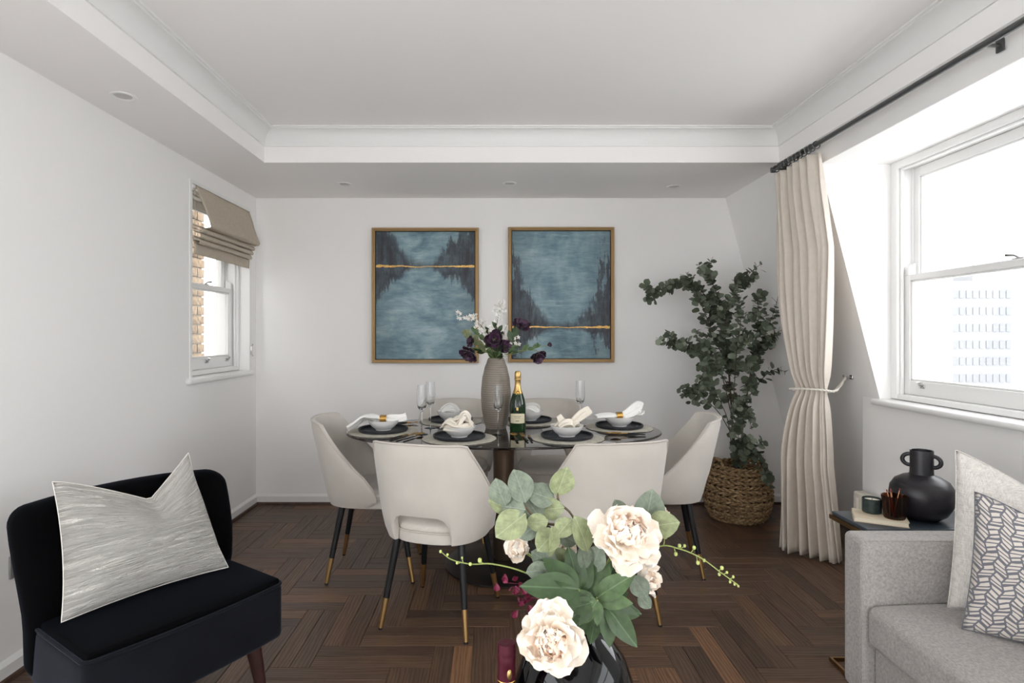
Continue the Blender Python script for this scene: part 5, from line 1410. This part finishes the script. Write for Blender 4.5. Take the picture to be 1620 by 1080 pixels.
def big_lobed(label, bx, by, tx, ty, Y, k, dz=-.02, roll=0.0, extra=()):
    lv = [img_leaf(bx, by, tx, ty, Y, k, dz, roll)] + [img_leaf(*e) for e in extra]
    leaf_stem('peony_leaf_sprig', label, [(930, 965, 1.02), (bx, by, Y)], lv, LL, .0018, M['budstem'], 'green peony leaf stems in the black vase')
big_lobed('dark green lobed leaf pointing toward the low peony', 915, 932, 828, 925, .95, 0, -.02, .2)
big_lobed('dark green lobed leaf above the vase mouth, standing up between peonies', 918, 935, 902, 868, .97, 0, .0, .1, [(918, 940, 940, 885, .98, 0, 0, -.2)])
big_lobed('mid green lobed leaf spreading under the high peony', 945, 945, 1000, 908, .97, 1, -.02, -.3, [(948, 948, 975, 885, .99, 0, 0, -.2)])
big_lobed('mid green lobed leaf drooping over the vase neck', 945, 950, 918, 988, .95, 1, -.02, .1, [(940, 952, 895, 965, .95, 0, -.02, .1)])
big_lobed('bright green lobed leaf hanging at the vase shoulder', 958, 960, 1012, 1022, .96, 0, -.03, -.2, [(955, 962, 972, 1015, .97, 0, -.02, .1), (955, 958, 1015, 968, .98, 0, -.02, -.3)])
big_lobed('dark green lobed leaf pressed into the vase neck', 942, 972, 935, 1022, .97, 0, -.01, 0, [(930, 970, 900, 1000, .98, 0, 0, .2)])
def bud_twig(label, path, buds, seed):
    r = thing('bud_twig', label, 'foliage', bb, group='green bud twigs in the black vase'); P = spline([bb - bb] + [at(x, y, Y) - bb for x, y, Y in path], 8)
    n = len(P); g = G().tube(P, [lerp(.0018, .0007, i / (n - 1)) for i in range(n)], 6)
    for (x, y, Y, s) in buds:
        q = at(x, y, Y) - bb; near = min(P, key=lambda p_: (p_ - q).length); i = P.index(near); near = P[max(0, i - 1)]
        g.tube([near, near.lerp(q, .5) + Vector((0, 0, -.001)), q], .0008, 5)
        b_ = G().rbox(q, (s * .8, s * .8, s), s * .78, 3).build('bud', M['bud'], r)
    g.build('stem', M['budstem'], r)
bud_twig('thin green bud twig reaching past the chair leg on the cut-out chair side', [(870, 930, 1.0), (830, 905, .98), (780, 892, .97), (745, 892, .97), (715, 885, .97), (697, 872, .97)],
         [(697, 872, .97, .0028), (708, 877, .97, .0024), (723, 890, .97, .0026), (744, 892, .965, .0032), (759, 886, .97, .0042), (731, 882, .97, .002)], 1)
bud_twig('thin green bud twig reaching out toward the sofa', [(990, 900, 1.02), (1040, 865, 1.0), (1075, 868, .99), (1110, 883, .98), (1140, 905, .97), (1168, 925, .97)],
         [(1052, 848, 1.0, .005), (1075, 863, .99, .0035), (1083, 863, .99, .003), (1098, 866, .99, .0036), (1069, 876, .99, .0036), (1104, 890, .98, .0036), (1114, 886, .98, .003), (1142, 898, .975, .0036), (1138, 908, .975, .003),
          (1150, 905, .97, .0025), (1160, 912, .97, .0025), (1155, 920, .97, .0026), (1168, 927, .97, .0022), (1162, 924, .97, .0022)], 2)
for i, (pts, lb) in enumerate((([(880, 940, 1.05), (840, 925, 1.08), (805, 922, 1.1)], 'magenta blossom sprig low behind the bouquet, beyond the low peony'), ([(880, 950, 1.04), (845, 945, 1.06), (826, 950, 1.07)], 'smaller magenta blossom sprig beside the low peony'))):
    r = thing('magenta_sprig', lb, 'flower', bb, group='magenta sprigs in the black vase'); P = [at(*q) - bb for q in pts]
    G().tube(spline([(0, 0, 0)] + P, 5), .001, 5).build('stem', M['winecap'], r); rr = random.Random(i)
    for k in range(9):
        q = P[-1] + Vector((rr.gauss(0, .012), rr.gauss(0, .008), rr.gauss(0, .010)))
        inst('petal', bpy.data.meshes.get('magenta_petal') or petal_mesh('magenta_petal', M['berry'], .4, .1, 3), r, q, Vector((rr.uniform(-1, 1), -.3, rr.uniform(-1, 1))), (0, -1, .3), .014)
